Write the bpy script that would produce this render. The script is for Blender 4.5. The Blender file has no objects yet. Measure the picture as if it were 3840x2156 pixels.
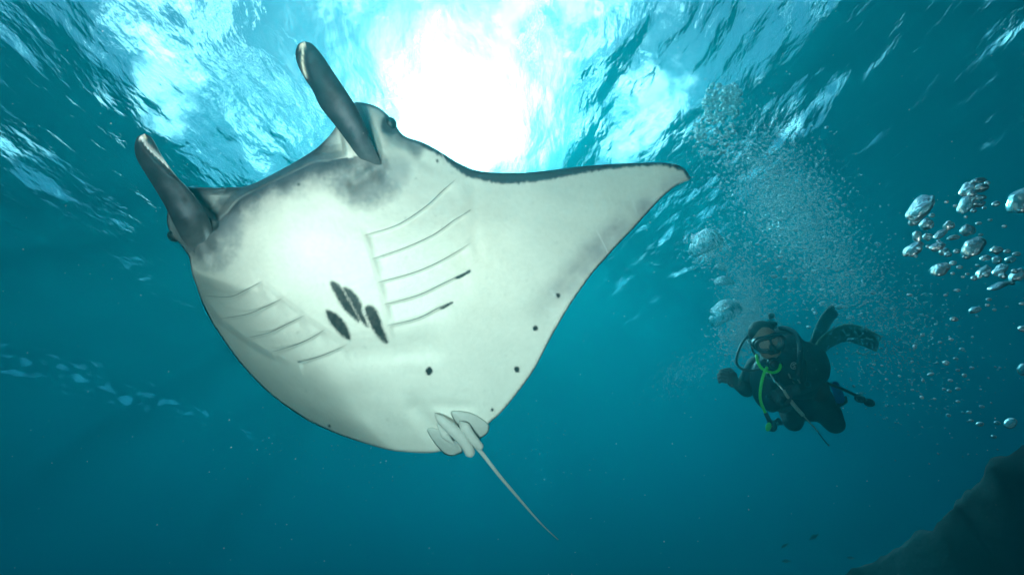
import bpy, bmesh, math, random
import numpy as np
from mathutils import Vector, Matrix, noise as mnoise
from mathutils.geometry import delaunay_2d_cdt

# ------------------------------------------------------------------ camera, world, sun, exposure
scene = bpy.context.scene
COL = scene.collection
W0, H0 = 3840.0, 2156.0            # photograph size, used to read positions off it
FPX = 1700.0                       # focal length in photograph pixels
PITCH, ROLL = math.radians(34.0), math.radians(-10.0)
CAM = Vector((0.0, 0.0, -5.0))     # five metres under the surface (sea level is z = 0)
FW = Vector((0, math.cos(PITCH), math.sin(PITCH)))
_r0, _u0 = Vector((1, 0, 0)), Vector((0, -math.sin(PITCH), math.cos(PITCH)))
RT = _r0 * math.cos(ROLL) + _u0 * math.sin(ROLL)
UP = _u0 * math.cos(ROLL) - _r0 * math.sin(ROLL)

cd = bpy.data.cameras.new("camera")
cd.lens, cd.sensor_width, cd.clip_start, cd.clip_end = FPX / W0 * 36.0, 36.0, 0.02, 900.0
cam = bpy.data.objects.new("camera", cd)
COL.objects.link(cam)
M = Matrix((RT, UP, -FW)).transposed().to_4x4()
M.translation = CAM
cam.matrix_world = M
scene.camera = cam
cd.dof.use_dof = True
cd.dof.focus_distance = 2.2
cd.dof.aperture_fstop = 7.0

SUN_EL, SUN_AZ = math.radians(46.5), math.radians(-3.0)   # azimuth from +Y towards +X
SUN_DIR = Vector((math.cos(SUN_EL) * math.sin(SUN_AZ), math.cos(SUN_EL) * math.cos(SUN_AZ), math.sin(SUN_EL)))
world = bpy.data.worlds.new("World")
scene.world = world
world.use_nodes = True
wn = world.node_tree.nodes
sky = wn.new("ShaderNodeTexSky")
sky.sky_type = 'NISHITA'
sky.sun_disc = False
sky.sun_elevation = SUN_EL
sky.sun_rotation = SUN_AZ
wn["Background"].inputs["Strength"].default_value = 0.06
# scattered cumulus all over the sky
_tc = wn.new("ShaderNodeTexCoord")
_nz = wn.new("ShaderNodeTexNoise")
_nz.inputs["Scale"].default_value, _nz.inputs["Detail"].default_value, _nz.inputs["Roughness"].default_value = 4.2, 7.0, 0.6
_cr = wn.new("ShaderNodeMapRange")
_cr.interpolation_type = 'SMOOTHSTEP'
_cr.inputs[1].default_value, _cr.inputs[2].default_value = 0.53, 0.62
_mx = wn.new("ShaderNodeMix"); _mx.data_type = 'RGBA'
_mx.inputs[7].default_value = (52.0, 53.0, 54.0, 1)
_wl = world.node_tree.links
_wl.new(_tc.outputs["Generated"], _nz.inputs["Vector"]); _wl.new(_nz.outputs["Fac"], _cr.inputs[0]); _wl.new(_cr.outputs[0], _mx.inputs[0])
_wl.new(sky.outputs[0], _mx.inputs[6]); _wl.new(_mx.outputs[2], wn["Background"].inputs["Color"])

sd = bpy.data.lights.new("sun", 'SUN')
sd.energy, sd.angle, sd.color = 5.0, math.radians(0.53), (1.0, 0.96, 0.9)
sun = bpy.data.objects.new("sun", sd)
COL.objects.link(sun)
sun.rotation_euler = SUN_DIR.to_track_quat('Z', 'Y').to_euler()

scene.view_settings.view_transform = 'Standard'
scene.view_settings.look = 'None'
scene.view_settings.exposure = 1.32
scene.view_settings.gamma = 1.0
cy = scene.cycles
cy.use_denoising = True
cy.max_bounces, cy.diffuse_bounces, cy.glossy_bounces = 10, 2, 4
cy.transmission_bounces, cy.transparent_max_bounces, cy.volume_bounces = 6, 24, 3
cy.caustics_reflective = cy.caustics_refractive = True
cy.sample_clamp_indirect = 6.0
cy.use_adaptive_sampling = False

# ------------------------------------------------------------------ helpers
def P(px, py, d):
    """World point seen at photograph pixel (px, py), d metres in front of the camera plane."""
    return CAM + RT * ((px - W0 / 2) / FPX * d) + UP * ((H0 / 2 - py) / FPX * d) + FW * d

def tag(o, label=None, cat=None, group=None, kind=None):
    if label: o["label"] = label
    if cat: o["category"] = cat
    if group: o["group"] = group
    if kind: o["kind"] = kind
    return o

def mat(name):
    m = bpy.data.materials.new(name)
    m.use_nodes = True
    return m, m.node_tree.nodes, m.node_tree.links

def bsdf_mat(name, col, rough=0.5, metallic=0.0, spec=0.5, bump=0.0, bscale=60.0, vary=0.0, coat=0.0):
    m, n, l = mat(name)
    b = n["Principled BSDF"]
    b.inputs["Roughness"].default_value = rough
    b.inputs["Metallic"].default_value = metallic
    b.inputs["Specular IOR Level"].default_value = spec
    b.inputs["Coat Weight"].default_value = coat
    b.inputs["Base Color"].default_value = (*col, 1)
    if vary or bump:
        tc = n.new("ShaderNodeTexCoord")
        nz = n.new("ShaderNodeTexNoise")
        nz.inputs["Scale"].default_value = bscale
        nz.inputs["Detail"].default_value = 6
        l.new(tc.outputs["Object"], nz.inputs["Vector"])
        if vary:
            mx = n.new("ShaderNodeMix"); mx.data_type = 'RGBA'
            mx.inputs[6].default_value = (*[c * (1 - vary) for c in col], 1)
            mx.inputs[7].default_value = (*[min(1, c * (1 + vary)) for c in col], 1)
            l.new(nz.outputs["Fac"], mx.inputs[0])
            l.new(mx.outputs[2], b.inputs["Base Color"])
        if bump:
            bp = n.new("ShaderNodeBump")
            bp.inputs["Strength"].default_value = bump
            bp.inputs["Distance"].default_value = 0.01
            l.new(nz.outputs["Fac"], bp.inputs["Height"])
            l.new(bp.outputs["Normal"], b.inputs["Normal"])
    return m

def mesh_obj(name, verts, faces, material=None, parent=None, smooth=True):
    me = bpy.data.meshes.new(name)
    me.from_pydata([tuple(v) for v in verts], [], [tuple(f) for f in faces])
    me.update()
    if smooth:
        me.polygons.foreach_set("use_smooth", [True] * len(me.polygons))
    if material:
        me.materials.append(material)
    o = bpy.data.objects.new(name, me)
    COL.objects.link(o)
    if parent:
        o.parent = parent
    return o

def grid_faces(nr, nc, close_c=False, off=0):
    f = []
    for i in range(nr - 1):
        for j in range(nc if close_c else nc - 1):
            k = (j + 1) % nc
            f.append((off + i * nc + j, off + i * nc + k, off + (i + 1) * nc + k, off + (i + 1) * nc + j))
    return f

def crom(pts, n):
    """Catmull-Rom samples through pts (any dimension)."""
    p = np.array(pts, float)
    if len(p) == 2:
        t = np.linspace(0, 1, n)[:, None]
        return p[0] * (1 - t) + p[1] * t
    p = np.vstack([2 * p[0] - p[1], p, 2 * p[-1] - p[-2]])
    m = len(p) - 3
    out = []
    for s in np.linspace(0, m, n):
        i = min(int(s), m - 1)
        t = s - i
        a, b, c, d = p[i:i + 4]
        out.append(0.5 * (2 * b + (c - a) * t + (2 * a - 5 * b + 4 * c - d) * t * t + (3 * b - a - 3 * c + d) * t ** 3))
    return np.array(out)

def tube(pts, radii, seg=10, caps=True, flat=None, normal=None):
    """Verts and faces of a tapered tube through world points."""
    pts = [Vector(p) for p in pts]
    n = len(pts)
    V, F = [], []
    t0 = (pts[1] - pts[0]).normalized()
    ref = Vector(normal) if normal is not None else (Vector((0, 0, 1)) if abs(t0.z) < .9 else Vector((1, 0, 0)))
    x = (ref - t0 * ref.dot(t0)).normalized()
    for i, p in enumerate(pts):
        t = (pts[min(i + 1, n - 1)] - pts[max(i - 1, 0)]).normalized()
        x = (x - t * x.dot(t)).normalized()
        y = t.cross(x)
        r = radii[i] if hasattr(radii, '__len__') else radii
        ra, rb = (r if hasattr(r, '__len__') else (r, r if flat is None else r * flat))
        for k in range(seg):
            a = 2 * math.pi * k / seg
            V.append(p + x * (math.cos(a) * rb) + y * (math.sin(a) * ra))
    F = grid_faces(n, seg, True)
    if caps:
        F.append(tuple(range(seg))[::-1])
        F.append(tuple((n - 1) * seg + k for k in range(seg)))
    return V, F

def join(parts):
    V, F = [], []
    for v, f in parts:
        o = len(V)
        V += list(v)
        F += [tuple(i + o for i in g) for g in f]
    return V, F

# ------------------------------------------------------------------ the setting: water, sea surface, sea floor, reef
def water_surface_material():
    m, n, l = mat("sea_surface")
    n.remove(n["Principled BSDF"])
    tc = n.new("ShaderNodeTexCoord")
    def nz(scale, detail, sx=1.0, sy=1.0, rot=0.0, dist=0.0):
        mp = n.new("ShaderNodeMapping")
        mp.inputs["Scale"].default_value = (sx, sy, 1)
        mp.inputs["Rotation"].default_value = (0, 0, rot)
        l.new(tc.outputs["Object"], mp.inputs["Vector"])
        t = n.new("ShaderNodeTexNoise")
        t.inputs["Scale"].default_value = scale
        t.inputs["Detail"].default_value = detail
        t.inputs["Distortion"].default_value = dist
        l.new(mp.outputs[0], t.inputs["Vector"])
        return t
    a = nz(1.5, 3.0, 1.0, 0.6, 0.5, 0.4)
    b = nz(8.0, 3.0, 1.0, 0.55, 0.9, 0.3)
    bp1 = n.new("ShaderNodeBump"); bp1.inputs["Distance"].default_value = 0.085; bp1.inputs["Strength"].default_value = 1.0
    bp2 = n.new("ShaderNodeBump"); bp2.inputs["Distance"].default_value = 0.015; bp2.inputs["Strength"].default_value = 1.0
    l.new(a.outputs["Fac"], bp1.inputs["Height"])
    l.new(b.outputs["Fac"], bp2.inputs["Height"])
    l.new(bp1.outputs["Normal"], bp2.inputs["Normal"])
    c = nz(24.0, 2.0, 1.0, 0.6, 1.1, 0.2)
    bp3 = n.new("ShaderNodeBump"); bp3.inputs["Distance"].default_value = 0.0045; bp3.inputs["Strength"].default_value = 1.0
    l.new(c.outputs["Fac"], bp3.inputs["Height"]); l.new(bp2.outputs["Normal"], bp3.inputs["Normal"])
    bp2 = bp3
    fr = n.new("ShaderNodeFresnel"); fr.inputs["IOR"].default_value = 1.333
    l.new(bp2.outputs["Normal"], fr.inputs["Normal"])
    rf = n.new("ShaderNodeBsdfRefraction")
    rf.inputs["IOR"].default_value = 1.333
    rf.inputs["Roughness"].default_value = 0.08
    rf.inputs["Color"].default_value = (1, 1, 1, 1)
    l.new(bp2.outputs["Normal"], rf.inputs["Normal"])
    rw = n.new("ShaderNodeBsdfRefraction")             # the finest ripples spread the sun into a wide glitter
    rw.inputs["IOR"].default_value = 1.333
    rw.inputs["Roughness"].default_value = 0.68
    rw.inputs["Color"].default_value = (1, 1, 1, 1)
    l.new(bp2.outputs["Normal"], rw.inputs["Normal"])
    rm = n.new("ShaderNodeMixShader"); rm.inputs[0].default_value = 0.26
    l.new(rf.outputs[0], rm.inputs[1]); l.new(rw.outputs[0], rm.inputs[2])
    tr = n.new("ShaderNodeBsdfTransparent")
    gl = n.new("ShaderNodeBsdfGlossy"); gl.inputs["Roughness"].default_value = 0.03
    gl.inputs["Color"].default_value = (1, 1, 1, 1)
    l.new(bp2.outputs["Normal"], gl.inputs["Normal"])
    mx = n.new("ShaderNodeMixShader"); mx.inputs[0].default_value = 0.45
    l.new(rm.outputs[0], mx.inputs[1]); l.new(tr.outputs[0], mx.inputs[2])
    mf = n.new("ShaderNodeMixShader")
    l.new(fr.outputs[0], mf.inputs[0]); l.new(mx.outputs[0], mf.inputs[1]); l.new(gl.outputs[0], mf.inputs[2])
    l.new(mf.outputs[0], n["Material Output"].inputs["Surface"])
    return m

def build_sea_surface():
    rng = np.random.default_rng(7)
    def axis(lo, hi, dense_lo, dense_hi, step):
        core = list(np.arange(dense_lo, dense_hi, step))
        s, x = step, dense_hi
        while x < hi:
            core.append(x); s *= 1.07; x += s
        s, x = step, dense_lo
        while x > lo:
            s *= 1.07; x -= s; core.insert(0, x)
        return np.array(core)
    xs = axis(-85, 85, -14, 9, 0.05)
    ys = axis(-40, 120, 0.5, 15, 0.05)
    X, Y = np.meshgrid(xs, ys)
    Z = np.zeros_like(X)
    wind = math.radians(35)
    # a gust-roughened streak far off on the left, and the calmer water elsewhere
    ga, gb = P(60, 1440, 1), P(1250, 1720, 1)
    ga, gb = (CAM + (q - CAM) * (5.0 / (q.z - CAM.z)) for q in (ga, gb))
    ab = np.array([gb.x - ga.x, gb.y - ga.y]); q = ab @ ab
    t = np.clip(((X - ga.x) * ab[0] + (Y - ga.y) * ab[1]) / q, 0, 1)
    gust = np.exp(-((X - ga.x - t * ab[0]) ** 2 + (Y - ga.y - t * ab[1]) ** 2) / 1.3 ** 2)
    for k in range(90):
        lam = 0.28 * (22 ** rng.random())           # wavelengths 0.28 to 6 m
        th = wind + rng.normal(0, 0.75)
        amp = 0.0036 * lam ** 0.95 * rng.uniform(.5, 1.4)
        kk = 2 * math.pi / lam
        ph = kk * (X * math.cos(th) + Y * math.sin(th)) + rng.uniform(0, 6.28)
        if lam < 0.75:
            amp = amp * (1 + 5.0 * gust)
        Z += amp * (np.sin(ph) + 0.22 * np.cos(2 * ph))
    Z -= 0.5 * np.cos(2 * math.pi * (X + 1.5 - 0.12 * Y) / 24.0)      # long swell, its trough over the manta
    V = np.stack([X.ravel(), Y.ravel(), Z.ravel()], 1)
    nr, nc = X.shape
    idx = np.arange(nr * nc).reshape(nr, nc)
    F = np.stack([idx[:-1, :-1], idx[:-1, 1:], idx[1:, 1:], idx[1:, :-1]], -1).reshape(-1, 4)
    me = bpy.data.meshes.new("sea_surface")
    me.vertices.add(len(V)); me.vertices.foreach_set("co", V.ravel())
    me.loops.add(F.size); me.loops.foreach_set("vertex_index", F.ravel())
    me.polygons.add(len(F)); me.polygons.foreach_set("loop_start", np.arange(0, F.size, 4))
    me.polygons.foreach_set("use_smooth", np.ones(len(F), bool))
    me.update(calc_edges=True)
    me.materials.append(water_surface_material())
    o = bpy.data.objects.new("sea_surface", me)
    COL.objects.link(o)
    tag(o, kind="structure")
    return o

def build_water_volume():
    m, n, l = mat("sea_water")
    n.remove(n["Principled BSDF"])
    sc = n.new("ShaderNodeVolumeScatter")
    sc.inputs["Color"].default_value = (0.02, 0.90, 1.0, 1)
    sc.inputs["Density"].default_value = 0.037
    sc.inputs["Anisotropy"].default_value = 0.68
    ab = n.new("ShaderNodeVolumeAbsorption")
    ab.inputs["Color"].default_value = (0.0, 0.575, 0.665, 1)
    ab.inputs["Density"].default_value = 0.26
    ad = n.new("ShaderNodeAddShader")
    ar = n.new("ShaderNodeVolumeAbsorption")           # red goes first under water
    ar.inputs["Color"].default_value = (0.0, 1.0, 1.0, 1)
    ar.inputs["Density"].default_value = 0.02
    a2 = n.new("ShaderNodeAddShader")
    l.new(ab.outputs[0], a2.inputs[0]); l.new(ar.outputs[0], a2.inputs[1])
    l.new(sc.outputs[0], ad.inputs[0]); l.new(a2.outputs[0], ad.inputs[1])
    l.new(ad.outputs[0], n["Material Output"].inputs["Volume"])
    bm = bmesh.new()
    bmesh.ops.create_cube(bm, size=1.0)
    me = bpy.data.meshes.new("haze")
    bm.to_mesh(me); bm.free()
    me.materials.append(m)
    o = bpy.data.objects.new("haze", me)
    COL.objects.link(o)
    o.scale = (176, 166, 20.0)
    o.location = (0, 40, -9.1)
    tag(o, kind="stuff")
    return o

# ------------------------------------------------------------------ manta ray
def seg_dist(px, py, line):
    """Distance of points to a polyline, signed side, and the running parameter (0..1) of the nearest point."""
    line = np.asarray(line, float)
    best = np.full(px.shape, 1e9); side = np.zeros(px.shape); par = np.zeros(px.shape)
    L = np.r_[0, np.cumsum(np.hypot(*np.diff(line, axis=0).T))]
    for i in range(len(line) - 1):
        a, b = line[i], line[i + 1]
        ab = b - a
        q = ab @ ab + 1e-9
        t = np.clip(((px - a[0]) * ab[0] + (py - a[1]) * ab[1]) / q, 0, 1)
        dx, dy = px - (a[0] + t * ab[0]), py - (a[1] + t * ab[1])
        d = np.hypot(dx, dy)
        m = d < best
        best[m] = d[m]
        side[m] = np.sign(ab[0] * dy - ab[1] * dx)[m]
        par[m] = ((L[i] + t * math.sqrt(q)) / L[-1])[m]
    return best, side, par

def inside(px, py, poly):
    poly = np.asarray(poly, float)
    c = np.zeros(px.shape, bool)
    x0, y0 = poly[:, 0], poly[:, 1]
    x1, y1 = np.roll(x0, -1), np.roll(y0, -1)
    for a, b, e, f in zip(x0, y0, x1, y1):
        if b == f:
            continue
        c ^= ((py > b) != (py > f)) & (px < (e - a) * (py - b) / (f - b) + a)
    return c

def sstep(a, b, x):
    t = np.clip((x - a) / (b - a), 0, 1)
    return t * t * (3 - 2 * t)

def tps(pts):
    """Thin-plate spline through (x, y, value)."""
    p = np.array(pts, float)
    xy, v = p[:, :2] / 1000.0, p[:, 2]
    n = len(p)
    def U(r2):
        return np.where(r2 > 1e-12, r2 * np.log(r2 + 1e-12), 0)
    A = np.zeros((n + 3, n + 3))
    A[:n, :n] = U(((xy[:, None] - xy[None]) ** 2).sum(-1)) + np.eye(n) * 1e-3
    A[:n, n], A[:n, n + 1:] = 1, xy
    A[n:, :n] = A[:n, n:].T
    w = np.linalg.solve(A, np.r_[v, 0, 0, 0])
    def f(x, y):
        x, y = np.asarray(x) / 1000.0, np.asarray(y) / 1000.0
        r = w[n] + w[n + 1] * x + w[n + 2] * y
        for i in range(n):
            r = r + w[i] * U((x - xy[i, 0]) ** 2 + (y - xy[i, 1]) ** 2)
        return r
    return f

def resample(poly, step, closed=True):
    p = np.array(poly, float)
    if closed:
        p = np.vstack([p, p[:1]])
    L = np.r_[0, np.cumsum(np.hypot(*np.diff(p, axis=0).T))]
    n = max(8, int(L[-1] / step))
    s = np.linspace(0, L[-1], n, endpoint=not closed)
    return np.stack([np.interp(s, L, p[:, 0]), np.interp(s, L, p[:, 1])], 1)

def smooth_closed(poly, n):
    p = np.array(poly, float)
    q = crom(np.vstack([p[-3:], p, p[:3]]), (len(p) + 5) * n + 1)
    return q[3 * n - n * 0: 3 * n + len(p) * n]

def triangulate(outline, step, lines=()):
    """Points and triangles filling an outline (pixel units); the outline points come first."""
    o = np.asarray(outline)
    gx, gy = np.meshgrid(np.arange(o[:, 0].min(), o[:, 0].max(), step), np.arange(o[:, 1].min(), o[:, 1].max(), step))
    gx[1::2] += step / 2
    gx, gy = gx.ravel(), gy.ravel()
    k = inside(gx, gy, o)
    gx, gy = gx[k], gy[k]
    d, _, _ = seg_dist(gx, gy, np.vstack([o, o[:1]]))
    k = d > step * 0.6
    ex = []
    for ln in lines:
        e = resample(ln, step * .8, False)
        dd, _, _ = seg_dist(gx, gy, e)
        k &= dd > step * .45
        d2, _, _ = seg_dist(e[:, 0], e[:, 1], np.vstack([o, o[:1]]))
        ex.append(e[(d2 > step) & inside(e[:, 0], e[:, 1], o)])
    pts = np.vstack([o, np.stack([gx[k], gy[k]], 1)] + ex)
    n = len(o)
    r = delaunay_2d_cdt([Vector((a, b)) for a, b in pts], [(i, (i + 1) % n) for i in range(n)], [], 1, 1e-5)
    pts = np.array([tuple(v) for v in r[0]])
    return pts, [tuple(f) for f in r[2]]

def Pv(px, py, d):
    c, r, u, f = (np.array(v) for v in (CAM, RT, UP, FW))
    d = np.asarray(d)[:, None]
    return c + r * ((np.asarray(px) - W0 / 2) / FPX)[:, None] * d + u * ((H0 / 2 - np.asarray(py)) / FPX)[:, None] * d + f * d

def fbm(px, py, s, octv=4, seed=0.0):
    return np.array([mnoise.fractal(Vector((x / s, y / s, seed)), 0.9, 2.1, octv) for x, y in zip(px, py)])

def set_colors(me, cols):
    at = me.color_attributes.new("pigment", 'FLOAT_COLOR', 'POINT')
    c = np.ones((len(cols), 4)); c[:, :3] = cols
    at.data.foreach_set("color", c.ravel())

def skin_material(name, rough=0.42, bump=0.25, sss=0.0):
    m, n, l = mat(name)
    b = n["Principled BSDF"]
    at = n.new("ShaderNodeAttribute"); at.attribute_name = "pigment"
    tc = n.new("ShaderNodeTexCoord")
    nz = n.new("ShaderNodeTexNoise"); nz.inputs["Scale"].default_value = 55; nz.inputs["Detail"].default_value = 8
    n2 = n.new("ShaderNodeTexNoise"); n2.inputs["Scale"].default_value = 5; n2.inputs["Detail"].default_value = 6
    l.new(tc.outputs["Object"], nz.inputs["Vector"]); l.new(tc.outputs["Object"], n2.inputs["Vector"])
    mr = n.new("ShaderNodeMapRange"); mr.inputs[3].default_value = 0.86; mr.inputs[4].default_value = 1.1
    l.new(n2.outputs["Fac"], mr.inputs[0])
    mr2 = n.new("ShaderNodeMapRange"); mr2.inputs[3].default_value = 0.88; mr2.inputs[4].default_value = 1.1
    l.new(nz.outputs["Fac"], mr2.inputs[0])
    mu = n.new("ShaderNodeMath"); mu.operation = 'MULTIPLY'
    l.new(mr.outputs[0], mu.inputs[0]); l.new(mr2.outputs[0], mu.inputs[1])
    mx = n.new("ShaderNodeVectorMath"); mx.operation = 'SCALE'
    l.new(at.outputs["Color"], mx.inputs[0]); l.new(mu.outputs[0], mx.inputs["Scale"])
    l.new(mx.outputs[0], b.inputs["Base Color"])
    b.inputs["Roughness"].default_value = rough
    b.inputs["Specular IOR Level"].default_value = 0.3
    bp = n.new("ShaderNodeBump"); bp.inputs["Strength"].default_value = bump; bp.inputs["Distance"].default_value = 0.002
    l.new(nz.outputs["Fac"], bp.inputs["Height"]); l.new(bp.outputs[0], b.inputs["Normal"])
    return m

SLITS_R = [[(1365, 883), (1491, 843), (1596, 775), (1655, 720), (1708, 675)],
           [(1394, 972), (1521, 928), (1626, 880), (1700, 828), (1763, 790)],
           [(1417, 1059), (1551, 1022), (1655, 977), (1765, 912)],
           [(1442, 1141), (1566, 1107), (1655, 1066), (1730, 1029), (1762, 1014)],
           [(1454, 1220), (1566, 1193), (1640, 1156), (1693, 1133)]]
SLITS_L = [[(772, 1110), (865, 1112), (925, 1085), (984, 1054)],
           [(830, 1194), (925, 1178), (999, 1148), (1059, 1118)],
           [(925, 1267), (1014, 1245), (1074, 1215), (1141, 1183)],
           [(1017, 1320), (1104, 1294), (1163, 1268), (1217, 1236)],
           [(1118, 1358), (1178, 1342), (1238, 1320), (1296, 1294)]]
LIP = [(811, 842), (848, 803), (898, 747), (979, 704), (1072, 660), (1172, 613), (1240, 604), (1309, 592)]
BODY = [(640, 760), (690, 706), (749, 704), (848, 704), (929, 697), (1010, 660), (1103, 610), (1160, 575), (1197, 548), (1240, 504),
        (1262, 470), (1298, 410), (1327, 386), (1371, 387), (1421, 405), (1458, 436), (1483, 467), (1502, 498), (1530, 517),
        (1589, 536), (1655, 572), (1711, 608), (1766, 633), (1821, 645), (1904, 649), (1987, 647), (2070, 638), (2181, 624),
        (2292, 616), (2402, 611), (2485, 611), (2535, 617), (2566, 633), (2583, 655), (2589, 669), (2580, 679), (2563, 684),
        (2529, 702), (2485, 738), (2430, 796), (2374, 858), (2319, 915), (2264, 976), (2225, 1020), (2186, 1073), (2153, 1120),
        (2120, 1172), (2087, 1228), (2048, 1300), (2018, 1358), (1986, 1411), (1922, 1496), (1874, 1552), (1834, 1587),
        (1812, 1625), (1770, 1665), (1715, 1688), (1655, 1692), (1600, 1698), (1520, 1694), (1445, 1683), (1310, 1643), (1210, 1603),
        (1127, 1560), (1008, 1472), (905, 1366), (833, 1268), (785, 1192), (752, 1122), (738, 1075), (721, 1028), (711, 973),
        (697, 945), (668, 908), (645, 887), (632, 858), (626, 820)]
DEPTH = tps([(1080, 660, 1.72), (811, 840, 1.74), (1309, 592, 1.78), (1150, 850, 1.66), (950, 950, 1.67), (1350, 1150, 1.77), (1200, 1120, 1.72),
             (1500, 1400, 1.96), (1700, 1600, 2.13), (1810, 1690, 2.2), (1700, 850, 1.86), (2000, 800, 1.97), (2300, 700, 2.08),
             (2585, 680, 2.10), (2300, 850, 2.06), (2100, 1180, 2.03), (1950, 1100, 1.95), (1900, 1450, 2.12), (1750, 640, 1.97), (1950, 655, 2.01), (2300, 625, 2.1),
             (1430, 450, 1.88), (1500, 520, 1.90), (1300, 420, 1.92), (1450, 700, 1.80), (1550, 1000, 1.80),
             (830, 1190, 1.86), (745, 1107, 1.93), (1008, 1472, 2.12), (1200, 1590, 2.2), (1445, 1683, 2.22),
             (1000, 1330, 1.93), (1200, 1480, 2.02), (900, 1080, 1.74), (714, 964, 1.83), (640, 850, 1.86), (690, 720, 1.84), (1400, 1550, 2.08)])

def belly_depth(px, py, dist):
    """Distance of the belly skin from the camera plane; dist = pixel distance to the outline."""
    d = DEPTH(px, py)
    # rounded margins: broad where the near wing curls up, narrow along the thin wing
    left = sstep(1500, 1150, px) * sstep(1000, 1120, py)
    w = 14 + 240 * left
    h = 0.012 + 0.26 * left
    head = sstep(1620, 1500, px) * sstep(640, 520, py) * sstep(1290, 1330, px)
    w = w + 60 * head; h = h + 0.05 * head
    s = np.clip(dist / w, 0, 1)
    d = d + h * (1 - s) ** 2.4
    # mouth: the lower lip stands out, the gape behind it falls back, then the upper jaw
    dl, side, par = seg_dist(px, py, crom(LIP, 60))
    front = side < 0
    win = sstep(0.0, 0.04, par) * sstep(1.0, 0.96, par)
    d = d + np.where(front, (0.03 * np.exp(-dl / 40) + 0.085 * sstep(0, 34, dl)) * win * np.exp(-np.clip(dl - 60, 0, None) / 60), 0.03 * np.exp(-dl / 15) * win)
    # corners of the mouth are deeper pits
    for cx, cy, r, a in ((812, 846, 22, .025), (1312, 598, 20, .035)):
        d = d + a * np.exp(-((px - cx) ** 2 + (py - cy) ** 2) / r ** 2)
    # gill flaps: each slit is the free edge of a flap, the skin behind it starts lower
    for sl in (SLITS_R, SLITS_L):
        for c in sl:
            q = crom(c, 24)
            g, sd, pr = seg_dist(px, py, q)
            env = sstep(0.0, 0.08, pr) * sstep(1.0, 0.85, pr)
            d = d + np.where(sd > 0, 0.020 * sstep(0, 12, g) * np.exp(-g / 50), -0.006 * np.exp(-g / 22) * sstep(0, 9, g)) * env
    # step between the throat and the gill fields
    for c, sg in (([(1352, 840), (1390, 960), (1425, 1080), (1458, 1228)], -1), ([(984, 1050), (1059, 1116), (1141, 1181), (1217, 1234), (1300, 1298)], 1)):
        g, sd, pr = seg_dist(px, py, c)
        d = d + np.where(sd * sg > 0, 0.007 * np.exp(-g / 40) * sstep(0, 20, g), -0.003 * np.exp(-g / 25) * sstep(0, 10, g)) * sstep(0, .1, pr) * sstep(1, .9, pr)
    # edge of the left gill field above the wing
    g, sd, pr = seg_dist(px, py, [(735, 1070), (762, 1108), (794, 1150), (828, 1194), (930, 1270), (1020, 1326), (1118, 1366)])
    d = d + np.where(sd > 0, 0.045 * sstep(0, 26, g) * np.exp(-g / 85), -0.008 * np.exp(-g / 20)) * sstep(0, .1, pr) * sstep(1.0, .75, pr)
    d = d + 0.005 * fbm(px * .6 + py * .5, py - px * .3, 170.0, 3, 9.0)
    # soft folds and dents
    def dent(x0, y0, x1, y1, w_, a_):
        g, _, p_ = seg_dist(px, py, [(x0, y0), (x1, y1)])
        return a_ * np.exp(-(g / w_) ** 2)
    d = d + dent(1330, 1330, 1600, 1290, 55, .030) + dent(1500, 1330, 1640, 1330, 26, .006)
    d = d + dent(1560, 1530, 1620, 1600, 38, .03) - dent(1230, 1560, 1560, 1600, 60, .015) + dent(1050, 1420, 1500, 1600, 40, .014)
    d = d + dent(1640, 1520, 1760, 1525, 22, .012)
    d = d + dent(2450, 800, 2060, 1160, 60, .030) + dent(1770, 700, 1790, 960, 26, .006)
    d = d + dent(1400, 640, 1330, 690, 24, .03) + dent(1452, 470, 1480, 500, 26, .03) + dent(1515, 535, 1540, 545, 20, .02)
    d = d - dent(1390, 420, 1430, 560, 50, .03) + dent(1575, 595, 1620, 620, 22, .006)
    d = d + dent(770, 905, 800, 960, 22, .012) - dent(735, 900, 770, 990, 22, .012)
    return d

def blotch(px, py, poly, soft, nz):
    d, _, _ = seg_dist(px, py, np.vstack([poly, poly[:1]]))
    s = np.where(inside(px, py, poly), d, -d) + nz
    return sstep(-soft, soft, s)

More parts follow.
